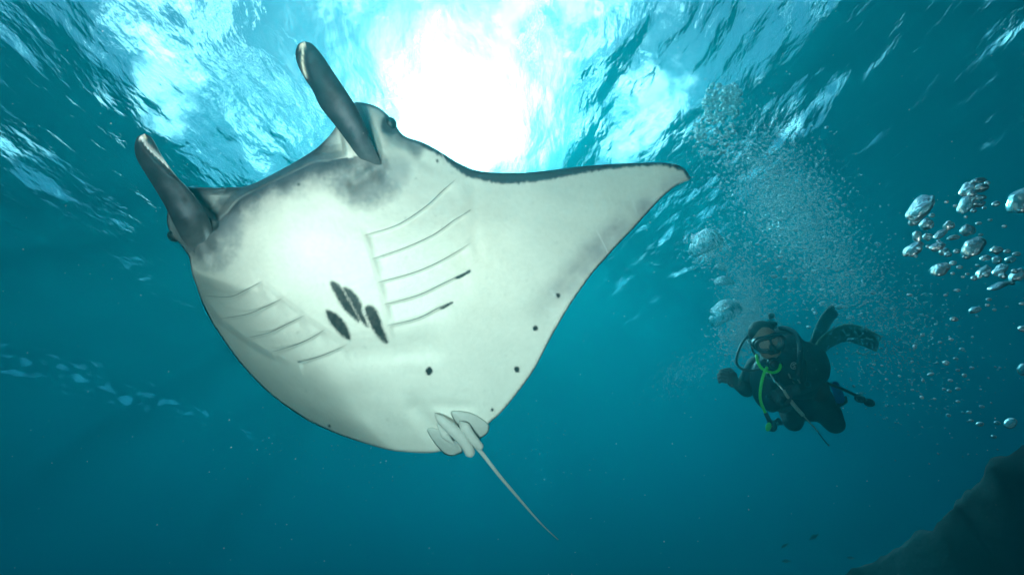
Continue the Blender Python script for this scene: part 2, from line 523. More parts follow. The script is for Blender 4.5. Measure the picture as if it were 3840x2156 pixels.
def belly_pigment(px, py, dist):
    n1 = fbm(px, py, 60.0, 5, 1.3)
    n2 = fbm(px, py, 14.0, 4, 4.7)
    white = np.array([0.78, 0.77, 0.70]); slate = np.array([0.055, 0.07, 0.085]); grey = np.array([0.20, 0.22, 0.24])
    c = np.tile(white, (len(px), 1))
    def lay(col, a):
        nonlocal c
        a = np.clip(a, 0, 1)[:, None]
        c = c * (1 - a) + np.array(col) * a
    # faint warm and pinkish tinges
    lay((0.72, 0.62, 0.48), 0.25 * np.exp(-((px - 1800) / 130) ** 2 - ((py - 950) / 220) ** 2))
    # grey trailing band on the far wing
    g, _, p_ = seg_dist(px, py, [(2560, 700), (2400, 800), (2250, 930), (2080, 1120), (1990, 1280)])
    lay((0.42, 0.40, 0.42), 0.75 * np.exp(-((g - 12) / 48) ** 2) * sstep(1.0, .55, p_) * (0.8 + 0.5 * n1))
    # grey lip and chin mottling
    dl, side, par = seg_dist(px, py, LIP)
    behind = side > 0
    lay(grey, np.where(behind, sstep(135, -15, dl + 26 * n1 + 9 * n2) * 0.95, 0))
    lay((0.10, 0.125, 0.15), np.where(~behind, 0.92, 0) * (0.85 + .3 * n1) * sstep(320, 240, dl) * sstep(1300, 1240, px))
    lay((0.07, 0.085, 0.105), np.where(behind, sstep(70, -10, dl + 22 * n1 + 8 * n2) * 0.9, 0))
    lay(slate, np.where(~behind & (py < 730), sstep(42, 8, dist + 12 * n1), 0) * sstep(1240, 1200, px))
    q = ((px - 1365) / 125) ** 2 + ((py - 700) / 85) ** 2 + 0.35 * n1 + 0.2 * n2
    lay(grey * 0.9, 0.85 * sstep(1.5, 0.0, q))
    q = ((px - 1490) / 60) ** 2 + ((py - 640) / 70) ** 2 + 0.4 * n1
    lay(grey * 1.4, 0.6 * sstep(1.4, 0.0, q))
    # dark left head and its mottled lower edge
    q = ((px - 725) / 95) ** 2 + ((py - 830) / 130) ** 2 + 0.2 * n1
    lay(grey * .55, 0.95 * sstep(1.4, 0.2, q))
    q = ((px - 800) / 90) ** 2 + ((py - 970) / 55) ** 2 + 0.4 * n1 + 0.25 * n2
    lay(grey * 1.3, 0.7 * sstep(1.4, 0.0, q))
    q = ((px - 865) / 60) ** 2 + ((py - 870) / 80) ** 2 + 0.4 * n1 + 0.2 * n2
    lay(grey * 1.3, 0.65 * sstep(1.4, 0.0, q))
    # head side: dark eye field, pale cheek
    q = ((px - 1466) / 42) ** 2 + ((py - 468) / 46) ** 2 + 0.4 * n1
    lay(slate, 0.95 * sstep(1.15, 0.35, q))
    g, _, p_ = seg_dist(px, py, [(1468, 470), (1530, 520), (1560, 560)])
    lay(grey * 0.8, 0.8 * sstep(45, 10, g + 14 * n1))
    top = (px > 1290) & (px < 1570) & (py < 560)
    lay(slate, np.where(top, sstep(16, 4, dist + 5 * n1), 0))
    g, _, p_ = seg_dist(px, py, [(1340, 395), (1365, 450), (1390, 530), (1420, 600)])
    lay((0.30, 0.24, 0.24), 0.85 * sstep(15, 9, g))
    # dark leading edge of the wing
    LE = [(1540, 520), (1655, 572), (1766, 633), (1904, 649), (2070, 638), (2292, 616), (2485, 611), (2566, 633), (2589, 669)]
    g, _, p_ = seg_dist(px, py, LE)
    wid = np.interp(p_, [0, .1, .2, .32, .45, .6, .8, .93, 1], [6, 14, 30, 44, 40, 26, 12, 9, 9])
    streak = 6 * fbm(px * 1.0, py * 0.15, 9.0, 3, 2.2)
    lay(slate, sstep(wid + 5, wid - 6, g + streak))
    # thin dark rim of the trailing edge
    lay(slate, np.where((px > 1830) & (py > 690), sstep(4.5, 1.5, dist), 0))
    lay(grey, np.where((px < 1660) & (py > 1540), sstep(5, 1, dist), 0) * 0.6)
    # black belly marks
    def cp(pts): return np.array([(650 + x * .7953, 900 + y * .7953) for x, y in pts])
    nn = 2.2 * fbm(px, py, 5.0, 3, 6.6)
    A = cp([(742, 193), (768, 200), (798, 232), (832, 288), (862, 340), (878, 388), (848, 368), (800, 322), (765, 262), (742, 215)])
    B = cp([(800, 224), (842, 238), (882, 288), (893, 340), (912, 385), (917, 412), (885, 382), (866, 348), (836, 292)])
    C = cp([(722, 330), (770, 348), (815, 398), (836, 468), (800, 457), (760, 417), (728, 372)])
    D = cp([(906, 312), (937, 310), (967, 345), (987, 410), (1013, 482), (985, 477), (945, 430), (920, 380), (903, 335)])
    for pl in (A, B, C, D):
        lay((0.012, 0.016, 0.022), blotch(px, py, smooth_closed(pl, 4), 7.0, nn * 1.6) * (0.97 + .04 * n2))
    for x, y, r in ((1610, 1391, 15), (2008, 1230, 11), (2093, 1108, 9), (1939, 1385, 11), (1845, 1536, 7), (1235, 1597, 6), (1640, 604, 5), (1120, 692, 5)):
        lay((0.015, 0.02, 0.027), sstep(r + 3, r - 3, np.hypot((px - x) * 1.1, py - y) + 2.5 * n2))
    for pts, w_ in (([(1712, 1042), (1740, 1030), (1762, 1016)], 8), ([(1655, 1156), (1675, 1146), (1694, 1134)], 7), ([(1118, 1358), (1140, 1352)], 4), ([(1745, 800), (1764, 789)], 4)):
        g, _, _ = seg_dist(px, py, pts)
        lay((0.02, 0.026, 0.034), sstep(w_, w_ - 5, g + 3 * n2))
    # faint specks and the greyed bases of the head fins
    rs = np.random.default_rng(5)
    for k in range(110):
        x, y, r = rs.uniform(800, 2300), rs.uniform(560, 1600), rs.uniform(1.5, 5)
        lay((0.34, 0.33, 0.31), rs.uniform(.12, .5) * sstep(r + 3, r - 2, np.hypot(px - x, py - y)))
    for cx, cy, rx, ry in ((748, 905, 70, 75), (1415, 625, 48, 60)):
        q = ((px - cx) / rx) ** 2 + ((py - cy) / ry) ** 2 + 0.4 * n1 + 0.2 * n2
        lay((0.14, 0.155, 0.17), 0.85 * sstep(1.4, 0.1, q))
    # pale scars
    for pts in ([(2238, 862), (2278, 946)], [(2066, 1090), (2085, 1112)], [(2372, 752), (2386, 800)], [(2040, 1150), (2075, 1166)], [(1650, 560), (1690, 650)]):
        g, _, _ = seg_dist(px, py, pts)
        lay((0.8, 0.8, 0.78), 0.7 * sstep(4, 1, g))
    return c

def skin_shell(outline, step, dfun, tfun, cfun, back, lines=()):
    """Closed skin: front sheet from dfun, back sheet pushed back by tfun, joined along the outline."""
    pts, tri = triangulate(outline, step, lines)
    px, py = pts[:, 0], pts[:, 1]
    dist, _, _ = seg_dist(px, py, np.vstack([outline, outline[:1]]))
    dist[:len(outline)] = 0
    d = dfun(px, py, dist)
    front = Pv(px, py, d)
    n = len(pts)
    rim = dist <= 1e-6
    bid = np.arange(n)
    newi = np.cumsum(~rim) - 1 + n
    bid = np.where(rim, bid, newi)
    backv = Pv(px, py, d + tfun(px, py, dist))[~rim]
    V = np.vstack([front, backv])
    fc = cfun(px, py, dist)
    cols = np.vstack([fc, np.tile(np.array(back), (len(backv), 1))])
    F = []
    for a, b, c in tri:
        # orient the front sheet towards the camera
        cr = (px[b] - px[a]) * (py[c] - py[a]) - (py[b] - py[a]) * (px[c] - px[a])
        if cr > 0:
            a, b, c = a, c, b
        F.append((a, b, c))
        F.append((bid[a], bid[c], bid[b]))
    return V, F, cols

def body_thick(px, py, dist):
    g, _, _ = seg_dist(px, py, [(1080, 640), (1400, 1120), (1760, 1640)])
    t = 0.035 + 0.30 * np.exp(-(g / 340) ** 2)
    return t * np.sqrt(np.clip(dist / 130, 0, 1)) * 0.98 + 0.004

def far_wing():
    """The wing that curls up out of sight behind its own bend."""
    limb = crom([(716, 1000), (742, 1098), (785, 1192), (833, 1268), (905, 1366), (1008, 1472), (1127, 1560), (1210, 1603), (1310, 1643), (1400, 1672)], 34)
    na, nb = 34, 26
    V, cols = [], []
    dl = belly_depth(limb[:, 0], limb[:, 1], np.zeros(na)) - 0.02
    for sheet in (0, 1):
        for b in np.linspace(0, 1, nb):
            tc = np.array([1120.0, 1230.0]) + (limb - limb.mean(0)) * 0.05
            k = 0.03 + 0.97 * b ** 1.6
            pp = limb * (1 - k) + tc * k
            inward = (limb.mean(0) + np.array([180, -120]) - limb)
            inward /= np.linalg.norm(inward, axis=1)[:, None]
            pp = pp + inward * (14 + sheet * 34 * (1 - b) * (1 - (2 * np.linspace(0, 1, na) - 1) ** 4)[:, None])
            dd = dl + 0.02 + 1.15 * b ** 0.9
            V.append(Pv(pp[:, 0], pp[:, 1], dd))
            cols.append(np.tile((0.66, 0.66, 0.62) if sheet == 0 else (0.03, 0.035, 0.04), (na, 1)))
    V = np.vstack(V); cols = np.vstack(cols)
    F = [f[::-1] for f in grid_faces(nb, na)] + grid_faces(nb, na, off=nb * na)
    o = nb * na
    for i in range(nb - 1):
        F.append((i * na, (i + 1) * na, o + (i + 1) * na, o + i * na))
        F.append((i * na + na - 1, o + i * na + na - 1, o + (i + 1) * na + na - 1, (i + 1) * na + na - 1))
    for j in range(na - 1):
        F.append(((nb - 1) * na + j, (nb - 1) * na + j + 1, o + (nb - 1) * na + j + 1, o + (nb - 1) * na + j))
    return V, F, cols

def ceph_fin(left, right, dline, parent, m, tip_patch, roll):
    """A cephalic lobe: a rolled paddle, thicker on its outer side, lofted between its two edges."""
    ns, nc = 64, 36
    Lc, Rc, Dc = crom(left, ns), crom(right, ns), crom([(d,) for d in dline], ns)[:, 0]
    V, px, py, cc, ss = [], [], [], [], []
    sa = np.linspace(0, 1, ns)
    ctr = (Lc + Rc) / 2
    root_d = belly_depth(ctr[:, 0], ctr[:, 1], np.full(ns, 300.0)) + 0.03 * sstep(.8, 1, sa)
    kk = sstep(.74, 1.0, sa)
    Dc = Dc * (1 - kk) + root_d * kk                  # the base runs into the skin of the head
    for i in range(ns):
        s = i / (ns - 1)
        c = (Lc[i] + Rc[i]) / 2
        h = (Rc[i] - Lc[i]) / 2
        hw = np.hypot(*h)
        capf = min(1.0, math.sqrt(max(0, 1 - (1 - min(s / 0.07, 1)) ** 2)) + 0.02)
        for j in range(nc):
            a = 2 * math.pi * j / nc
            x, z = math.cos(a), math.sin(a)
            p = c + h * x
            # front (z > 0) carries the groove where the paddle rolls over itself
            g = roll(s)
            zz = z * 0.62 * (1 - 0.65 * float(kk[i]))
            if z > 0 and g is not None:
                zz -= 0.55 * math.exp(-((x - g[0]) / g[1]) ** 2) * g[2]
            d = Dc[i] - zz * hw * Dc[i] / FPX * capf
            V.append(P(p[0], p[1], d)); px.append(p[0]); py.append(p[1]); cc.append((x, z)); ss.append(s)
    F = grid_faces(ns, nc, True)
    F.append(tuple(range(nc))); F.append(tuple((ns - 1) * nc + k for k in range(nc))[::-1])
    px, py = np.array(px), np.array(py)
    x = np.array([c[0] for c in cc]); z = np.array([c[1] for c in cc]); s = np.array(ss)
    n1 = fbm(px, py, 40, 4, 8.1); n2 = fbm(px, py, 9, 3, 3.1)
    col = np.tile((0.022, 0.032, 0.042), (len(px), 1)) * (1 + 0.5 * n1)[:, None]
    def lay(cl, a):
        nonlocal col
        a = np.clip(a, 0, 1)[:, None]
        col = col * (1 - a) + np.array(cl) * a
    front = (z > -0.2)
    lay((0.11, 0.13, 0.155), np.where(front, sstep(.42, .72, s) * np.exp(-((x - 0.0) / 0.38) ** 2) * (0.75 + 0.6 * n1 + .3 * n2), 0))  # highlight down the middle of the lobe, painted into its colour
    lay((0.15, 0.165, 0.18), 0.85 * sstep(.74, .95, s) * (0.8 + .5 * n1))
    tip_patch(lay, s, x, z, n1, n2)
    o = mesh_obj("cephalic_fin", V, F, m, parent)
    set_colors(o.data, np.clip(col, 0.004, 1))
    return o

def ribbon(pts, widths, dfun, lift, name, m, parent):
    """A thin raised strip lying on the belly, e.g. the shade in a gill slit put in as a dark colour."""
    p = np.asarray(pts, float)
    t = np.gradient(p, axis=0); t /= np.linalg.norm(t, axis=1)[:, None]
    nrm = np.stack([-t[:, 1], t[:, 0]], 1)
    V = []
    for s, lf in ((-1, 0.0), (0, lift * 1.6), (1, 0.0)):
        q = p + nrm * (widths * s)[:, None]
        V.append(Pv(q[:, 0], q[:, 1], dfun(q[:, 0], q[:, 1], np.full(len(q), 400.0)) - lift - lf))
    V = np.stack(V, 1).reshape(-1, 3)
    return mesh_obj(name, V, [f[::-1] for f in grid_faces(len(p), 3)], m, parent)

def slab(outline, dfun, thick, col, name, m, parent, step=5, bulge=0.0, bc=None, cf=None):
    o = resample(smooth_closed(outline, 6), step)
    def df(px, py, dist):
        return dfun(px, py, dist) + thick * 0.5 * (1 - np.sqrt(np.clip(1 - (1 - np.clip(dist / 12, 0, 1)) ** 2, 0, 1))) - bulge * np.clip(dist / 60, 0, 1)
    def tf(px, py, dist):
        return thick * np.sqrt(np.clip(dist / 12, 0, 1)) + 0.001
    V, F, c = skin_shell(o, step, df, tf, cf or (lambda a, b, d: np.tile(np.array(col), (len(a), 1))), bc or col)
    ob = mesh_obj(name, V, F, m, parent)
    set_colors(ob.data, c)
    return ob

def build_manta():
    root = bpy.data.objects.new("manta_ray", None)
    COL.objects.link(root)
    root.empty_display_size = 0.3
    tag(root, "large manta ray with pale belly, dark belly blotches and two forward horns above the diver", "manta ray")
    m = skin_material("manta_skin", 0.5, 0.6)
    mh = skin_material("head_fin_skin", 0.62, 0.6)
    out = resample(smooth_closed(BODY, 6), 6.0)
    lip = crom(LIP, 60)
    tn = np.gradient(lip, axis=0); tn /= np.linalg.norm(tn, axis=1)[:, None]
    nl = np.stack([-tn[:, 1], tn[:, 0]], 1)
    lines = [lip + nl * k for k in (-12, -8, -4, 0, 4, 8)]
    V, F, C = skin_shell(out, 5.4, belly_depth, body_thick, belly_pigment, (0.025, 0.03, 0.036), lines)
    V2, F2, C2 = far_wing()
    o = len(V)
    body = mesh_obj("body", np.vstack([V, V2]), F + [tuple(i + o for i in f) for f in F2], m, root)
    set_colors(body.data, np.vstack([C, C2]))
    tag(body, "white belly with grey chin and black throat blotches")
    # cephalic fins
    def tipL(lay, s, x, z, n1, n2):
        f = z > -0.3
        lay((0.80, 0.76, 0.52), np.where(f, sstep(.17, .10, s + .02 * n1) * sstep(.55, .35, np.abs(x + .18) + .1 * n2), 0))
        lay((0.80, 0.80, 0.78), np.where(f, sstep(.19, .12, s) * sstep(.42, .28, np.abs(x + .35)), 0))
        e = x - (-0.30 + 1.25 * sstep(.12, .46, s))
        lay((0.74, 0.77, 0.78), np.where(f & (s > .14) & (s < .47), sstep(-.02, .06, e) * sstep(.55, .12, e), 0))
        lay((0.66, 0.70, 0.74), np.where(f, np.exp(-((s - .93) / .06) ** 2 - ((x - .55) / .15) ** 2) * .9, 0))
    def tipR(lay, s, x, z, n1, n2):
        f = z > -0.3
        lay((0.80, 0.74, 0.62), np.where(f, sstep(.19, .12, s + .02 * n1) * sstep(.5, .34, np.abs(x + .32) + .1 * n2), 0))
        e = x - (-0.28 - 0.55 * sstep(.14, .42, s))
        lay((0.74, 0.72, 0.60), np.where(f & (s > .10) & (s < .42), np.exp(-(e / .09) ** 2) * sstep(.42, .36, s), 0))
    ceph_fin([(541, 503), (516, 514), (505, 545), (509, 585), (531, 629), (574, 697), (618, 772), (652, 842), (688, 905), (735, 955)],
             [(545, 503), (568, 517), (586, 545), (612, 592), (655, 654), (700, 700), (742, 752), (778, 810), (798, 860), (800, 915)],
             [1.50, 1.50, 1.50, 1.52, 1.54, 1.57, 1.60, 1.63, 1.66, 1.70], root, mh, tipL,
             lambda s: (-0.30 + 1.25 * float(sstep(.12, .46, np.array(s))), 0.22, 1.0) if .1 < s < .47 else None)
    ceph_fin([(1140, 157), (1118, 168), (1108, 203), (1116, 243), (1141, 293), (1172, 340), (1203, 405), (1253, 467), (1300, 530), (1345, 590), (1402, 642)],
             [(1146, 157), (1170, 165), (1192, 188), (1215, 218), (1265, 293), (1303, 349), (1334, 399), (1371, 473), (1402, 548), (1424, 600), (1440, 650)],
             [1.60, 1.60, 1.60, 1.61, 1.62, 1.63, 1.65, 1.67, 1.70, 1.73, 1.76], root, mh, tipR,
             lambda s: (-0.28 - 0.55 * float(sstep(.14, .42, np.array(s))), 0.16, 0.9) if .08 < s < .42 else None)
    # gill slits: dark strips, the shade in each slit given as their colour
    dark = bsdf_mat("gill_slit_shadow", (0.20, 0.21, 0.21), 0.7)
    for sl in (SLITS_R, SLITS_L):
        for c in sl:
            q = crom(c, 26)
            t = np.linspace(0, 1, 26)
            w = (0.3 + 1.15 * np.sin(t * math.pi) ** 0.6) * (1.0 if sl is SLITS_R else 0.9)
            ribbon(q, w, belly_depth, 0.0012, "gill_slit", dark, root)
    # eyes
    eye = bsdf_mat("manta_eye", (0.01, 0.012, 0.014), 0.4)
    for (x, y, r) in ((1464, 464, .026), (656, 884, .026)):
        d = float(belly_depth(np.array([x * 1.0]), np.array([y * 1.0]), np.array([24.0]))[0]) + (0.016 if x > 1000 else 0.03)
        bm = bmesh.new()
        bmesh.ops.create_uvsphere(bm, u_segments=20, v_segments=14, radius=r)
        me = bpy.data.meshes.new("eye"); bm.to_mesh(me); bm.free()
        me.polygons.foreach_set("use_smooth", [True] * len(me.polygons))
        me.materials.append(eye)
        e = bpy.data.objects.new("eye", me); COL.objects.link(e); e.parent = root
        e.location = P(x, y, d)
    # pelvic fins, claspers and tail
    pale = (0.50, 0.52, 0.49)
    m2 = skin_material("manta_fin_skin", 0.5, 0.8)
    base = lambda dz: (lambda px, py, dist: belly_depth(px, py, np.full(len(px), 400.0)) + dz)
    slab([(1690, 1545), (1734, 1540), (1779, 1552), (1812, 1572), (1831, 1589), (1835, 1602), (1827, 1624), (1796, 1646), (1770, 1640), (1720, 1600)],
         base(-0.006), 0.012, pale, "pelvic_fin", m2, root, bulge=.02)
    slab([(1601, 1610), (1628, 1660), (1657, 1693), (1672, 1704), (1694, 1710), (1719, 1702), (1734, 1694), (1727, 1670), (1690, 1640), (1637, 1606)],
         base(-0.006), 0.012, pale, "pelvic_fin", m2, root, bulge=.015)
    def limb(pts, rad, name, n=30):
        q = crom([(a, b, c) for a, b, c in pts], n)
        r = np.interp(np.linspace(0, 1, n), np.linspace(0, 1, len(rad)), rad)
        q[:, 2] += 0.0 if name == 'tail' else 0.016
        w = [P(*k) for k in q]
        V, F = tube(w, [rr * 2.1 / FPX for rr in r], 18, flat=0.75, normal=FW)
        ob = mesh_obj(name, V, F, m2, root)
        cc = np.tile(np.array((0.50, 0.52, 0.49)), (len(V), 1))
        set_colors(ob.data, cc)
        return ob
    limb([(1632, 1552, 2.07), (1652, 1572, 2.055), (1690, 1604, 2.06), (1728, 1640, 2.07), (1752, 1674, 2.08), (1764, 1700, 2.09), (1768, 1712, 2.1)], [4, 16, 23, 22, 20, 19, 4], "clasper")
    limb([(1722, 1580, 2.09), (1742, 1602, 2.075), (1764, 1632, 2.08), (1786, 1660, 2.09), (1800, 1676, 2.1), (1805, 1683, 2.11)], [4, 22, 18, 17, 15, 3], "clasper")
    limb([(1640, 1590, 2.07), (1668, 1630, 2.07), (1705, 1668, 2.09)], [3, 16, 3], "clasper_fold")
    limb([(1780, 1668, 2.14), (1803, 1693, 2.15), (1838, 1738, 2.17), (1874, 1784, 2.2), (1918, 1836, 2.24), (1962, 1887, 2.29), (2005, 1936, 2.34), (2045, 1978, 2.4), (2093, 2022, 2.46)],
         [9, 8, 7, 6.4, 5.6, 4.6, 3.6, 2.8, 1.6], "tail", 60)
    return root
# ------------------------------------------------------------------ scuba diver
DD = 3.05                                   # distance of the diver's chest
def D(x, y, dz=0.0):
    """Point on the diver: x, y in units of 0.43 photograph pixels, dz metres away from the camera."""
    return P(2600 + x / 2.3325, 1100 + y / 2.3325, DD + dz)
U = DD / FPX / 2.3325                       # metres in one such unit

def ellipsoid(c, axes, seg=20, rings=14):
    """axes: three world vectors (half axes)."""
    a, b, e = (Vector(v) for v in axes)
    V, F = [], []
    for i in range(rings + 1):
        th = math.pi * i / rings
        for j in range(seg):
            ph = 2 * math.pi * j / seg
            V.append(Vector(c) + a * (math.sin(th) * math.cos(ph)) + b * (math.sin(th) * math.sin(ph)) + e * math.cos(th))
    F = [f[::-1] for f in grid_faces(rings + 1, seg, True)]
    return V, F

def ball(x, y, dz, rx, ry, rz, ang=0.0):
    ca, sa = math.cos(ang), math.sin(ang)
    return ellipsoid(D(x, y, dz), (RT * (rx * ca) + UP * (rx * sa), UP * (ry * ca) - RT * (ry * sa), FW * rz))

def limbs(pts, rad, seg=16):
    n = 14 * (len(pts) - 1)
    q = crom(pts, n)
    r = np.interp(np.linspace(0, 1, n), np.linspace(0, 1, len(rad)), rad)
    w = [D(*k) for k in q]
    v, f = tube(w, list(r), seg)
    parts = [(v, f), ellipsoid(w[0], (RT * r[0], UP * r[0], FW * r[0]), 12, 8), ellipsoid(w[-1], (RT * r[-1], UP * r[-1], FW * r[-1]), 12, 8)]
    return join(parts)

def fused(name, parts, material, parent, voxel=0.012, smooth=6):
    """One continuous skin grown over overlapping volumes."""
    V, F = join(parts)
    o = mesh_obj(name, V, F, material, parent)
    r = o.modifiers.new("remesh", 'REMESH'); r.mode = 'VOXEL'; r.voxel_size = voxel; r.use_smooth_shade = True
    s = o.modifiers.new("smooth", 'SMOOTH'); s.iterations = smooth; s.factor = 0.5
    return o

def hose(name, pts, r, material, parent, n=60, rib=0.0):
    q = crom(pts, n)
    w = [D(*k) for k in q]
    rr = [r * (1 + rib * (i % 2)) for i in range(n)]
    V, F = tube(w, rr, 10)
    return mesh_obj(name, V, F, material, parent)

def build_diver():
    root = bpy.data.objects.new("person", None)
    COL.objects.link(root)
    root.location = D(950, 950, .1)
    tag(root, "scuba diver in black wetsuit and vest with bright green hose, facing the camera", "person")
    inv = Matrix.Translation(-root.location)
    skin = bsdf_mat("diver_skin", (0.42, 0.26, 0.19), 0.5, bump=.2, bscale=40)
    suit = bsdf_mat("neoprene", (0.012, 0.014, 0.017), 0.75, bump=.4, bscale=90, vary=.3)
    vestm = bsdf_mat("vest_fabric", (0.008, 0.009, 0.011), 0.6, bump=.6, bscale=70, vary=.4)
    rubber = bsdf_mat("black_rubber", (0.012, 0.013, 0.015), 0.4)
    glovem = bsdf_mat("grey_glove", (0.055, 0.065, 0.07), 0.8, bump=.3, bscale=80, vary=.3)
    chrome = bsdf_mat("chrome", (0.75, 0.75, 0.75), 0.18, 1.0)
    green = bsdf_mat("green_hose", (0.10, 0.92, 0.06), 0.45)
    finm = bsdf_mat("fin_rubber", (0.05, 0.07, 0.07), 0.5)
    finy = bsdf_mat("fin_yellow_green", (0.16, 0.22, 0.10), 0.5)
    blue = bsdf_mat("blue_plastic", (0.03, 0.16, 0.62), 0.45)
    whitem = bsdf_mat("white_print", (0.7, 0.7, 0.7), 0.6)
    steel = bsdf_mat("tank_paint", (0.35, 0.36, 0.33), 0.35, 0.3)
    hairm = bsdf_mat("hair", (0.03, 0.025, 0.02), 0.7)

    # head frame: leaning to the lower right, looking at the camera
    hc = P(2872, 1283, DD - 0.06)
    up = (UP * 0.95 - RT * 0.31).normalized()
    out = (-FW - UP * 0.12 - RT * 0.15).normalized()
    rt = up.cross(out).normalized()
    up = out.cross(rt).normalized()
    def Hd(u, v, w): return hc + rt * u + up * v + out * w
    def hb(u, v, w, a, b, c): return ellipsoid(Hd(u, v, w), (rt * a, up * b, out * c), 20, 14)

    # skeleton volumes shared by body and wetsuit
    def trunk(g):
        return [ball(800, 690, .10, .20 + g, .20 + g, .115 + g, -.45), ball(890, 850, .12, .165 + g, .17 + g, .105 + g, -.4),
                ball(970, 960, .14, .17 + g, .12 + g, .11 + g, -.4),
                limbs([(560, 640, .10), (780, 610, .10), (1040, 540, .12)], [.075 + g, .10 + g, .075 + g])]
    def arms(g):
        return [limbs([(540, 650, .08), (470, 760, .10), (470, 850, .06), (400, 800, -.02), (360, 770, -.08)], [.062 + g, .055 + g, .046 + g, .040 + g, .032 + g]),
                limbs([(1050, 560, .10), (1110, 660, .06), (1090, 740, -.02), (960, 820, -.10), (850, 858, -.14)], [.066 + g, .058 + g, .050 + g, .042 + g, .032 + g])]
    def legs(g):
        return [limbs([(1050, 900, .12), (1130, 1000, .08), (1225, 1130, .02)], [.098 + g, .090 + g, .068 + g]),
                limbs([(1232, 1140, .03), (1200, 1000, .22), (1130, 860, .36), (1110, 790, .42)], [.066 + g, .060 + g, .052 + g, .038 + g]),
                limbs([(880, 990, .12), (870, 1050, .08), (870, 1120, .02)], [.092 + g, .086 + g, .064 + g]),
                limbs([(872, 1125, .03), (890, 980, .22), (920, 830, .36), (940, 760, .42)], [.062 + g, .058 + g, .05 + g, .036 + g])]
    neck = limbs([(680, 520, .03), (740, 600, .08)], [.058, .066])
    head = [hb(0, .02, -.02, .078, .112, .096), hb(0, -.055, .015, .058, .062, .066), hb(0, -.02, .078, .016, .026, .02),
            hb(.078, -.005, -.02, .012, .03, .02), hb(-.078, -.005, -.02, .012, .03, .02), hb(0, -.085, .05, .03, .022, .025)]
    fused("body", head + [neck] + trunk(-.02) + arms(-.012) + legs(-.012), skin, root, .010, 4)
    fused("wetsuit", trunk(0) + arms(0) + legs(0), suit, root, .012, 5)
    h = fused("hair", [hb(0, .055, -.035, .080, .088, .090), hb(0, .015, -.075, .07, .085, .05)], hairm, root, .009, 3)

    # mask: black frame ring with two panes and nose pocket
    def ring(pts, w, depth, lift, name, m, par):
        n = len(pts)
        V = []
        for k, (a, b) in enumerate(((0, 0), (0, depth), (1, depth), (1, 0))):
            for (u, v) in pts:
                r = math.hypot(u, v) + 1e-6
                s = 1 - a * w / r
                V.append(Hd(u * s, v * s + .012, .088 + lift + b - 2.6 * u * u))
        F = []
        for k in range(4):
            for i in range(n):
                j = (i + 1) % n
                F.append((k * n + i, k * n + j, ((k + 1) % 4) * n + j, ((k + 1) % 4) * n + i))
        return mesh_obj(name, V, F, m, par)
    shape = []
    for i in range(40):
        a = 2 * math.pi * i / 40
        u, v = .092 * math.copysign(abs(math.cos(a)) ** .7, math.cos(a)), .054 * math.copysign(abs(math.sin(a)) ** .75, math.sin(a))
        shape.append((u, v - (.012 if v < 0 and abs(u) < .03 else 0)))
    mask = bpy.data.objects.new("mask", None)
    COL.objects.link(mask); mask.parent = root
    ring(shape, .022, .022, 0, "frame", rubber, mask)
    ring([(u * 1.02, v * 1.02) for u, v in shape], .03, -.05, 0, "skirt", rubber, mask)
    v_, f_ = hb(0, -.018, .095, .020, .032, .026)
    mesh_obj("nose_pocket", v_, f_, rubber, mask)
    v_, f_ = tube([Hd(0, -.01, .10), Hd(0, .05, .10)], .008, 8)
    mesh_obj("bridge", v_, f_, rubber, mask)
    gm, gn, gl = mat("mask_glass")
    gn["Principled BSDF"].inputs["Base Color"].default_value = (0.9, 0.97, 0.95, 1)
    gn["Principled BSDF"].inputs["Roughness"].default_value = 0.03
    gn["Principled BSDF"].inputs["Alpha"].default_value = 0.12
    for s in (-1, 1):
        pane = []
        for i in range(20):
            a = 2 * math.pi * i / 20
            u, v = s * .042 + .036 * math.cos(a), .014 + .036 * math.sin(a) * (1 if math.sin(a) > 0 else .9)
            pane.append((u, v))
        V = [Hd(u, v, .10 - 2.2 * u * u) for u, v in pane] + [Hd(u, v, .104 - 2.2 * u * u) for u, v in pane]
        n = 20
        F = [tuple(range(n))[::-1], tuple(range(n, 2 * n))] + [(i, (i + 1) % n, n + (i + 1) % n, n + i) for i in range(n)]
        mesh_obj("pane", V, F, gm, mask, smooth=False)
    for s in (-1, 1):
        V, F = tube([Hd(s * .088, .014, .06), Hd(s * .096, .02, .01), Hd(s * .085, .03, -.06)], .012, 8, flat=.3)
        mesh_obj("strap", V, F, rubber, mask)

    # regulator in the mouth
    reg = bpy.data.objects.new("regulator", None); COL.objects.link(reg); reg.parent = root
    rc = D(700, 612, -.13)
    V, F = join([ellipsoid(rc, (rt * .042, up * .040, out * .026), 24, 14), tube([rc - out * .05 + up * .03, rc], [.018, .024], 12),
                 tube([rc - rt * .065 - up * .02, rc + rt * .05 - up * .02], [.013, .02], 12)])
    mesh_obj("second_stage", V, F, rubber, reg)
    V, F = tube([rc + out * .022 + (rt * math.cos(a) + up * math.sin(a)) * .032 for a in np.linspace(0, 2 * math.pi, 25)], .0025, 8, caps=False)
    mesh_obj("rim", V, F, chrome, reg)
    V, F = ellipsoid(rc + out * .02, (rt * .028, up * .028, out * .010), 20, 10)
    mesh_obj("purge_button", V, F, rubber, reg)
    hose("hose", [(560, 300, .14), (500, 350, .08), (430, 430, .02), (385, 540, -.03), (385, 620, -.06), (440, 668, -.09), (520, 674, -.11), (600, 650, -.13), (660, 628, -.13)], .0085, rubber, reg)
    # vest
    vest = bpy.data.objects.new("buoyancy_vest", None); COL.objects.link(vest); vest.parent = root
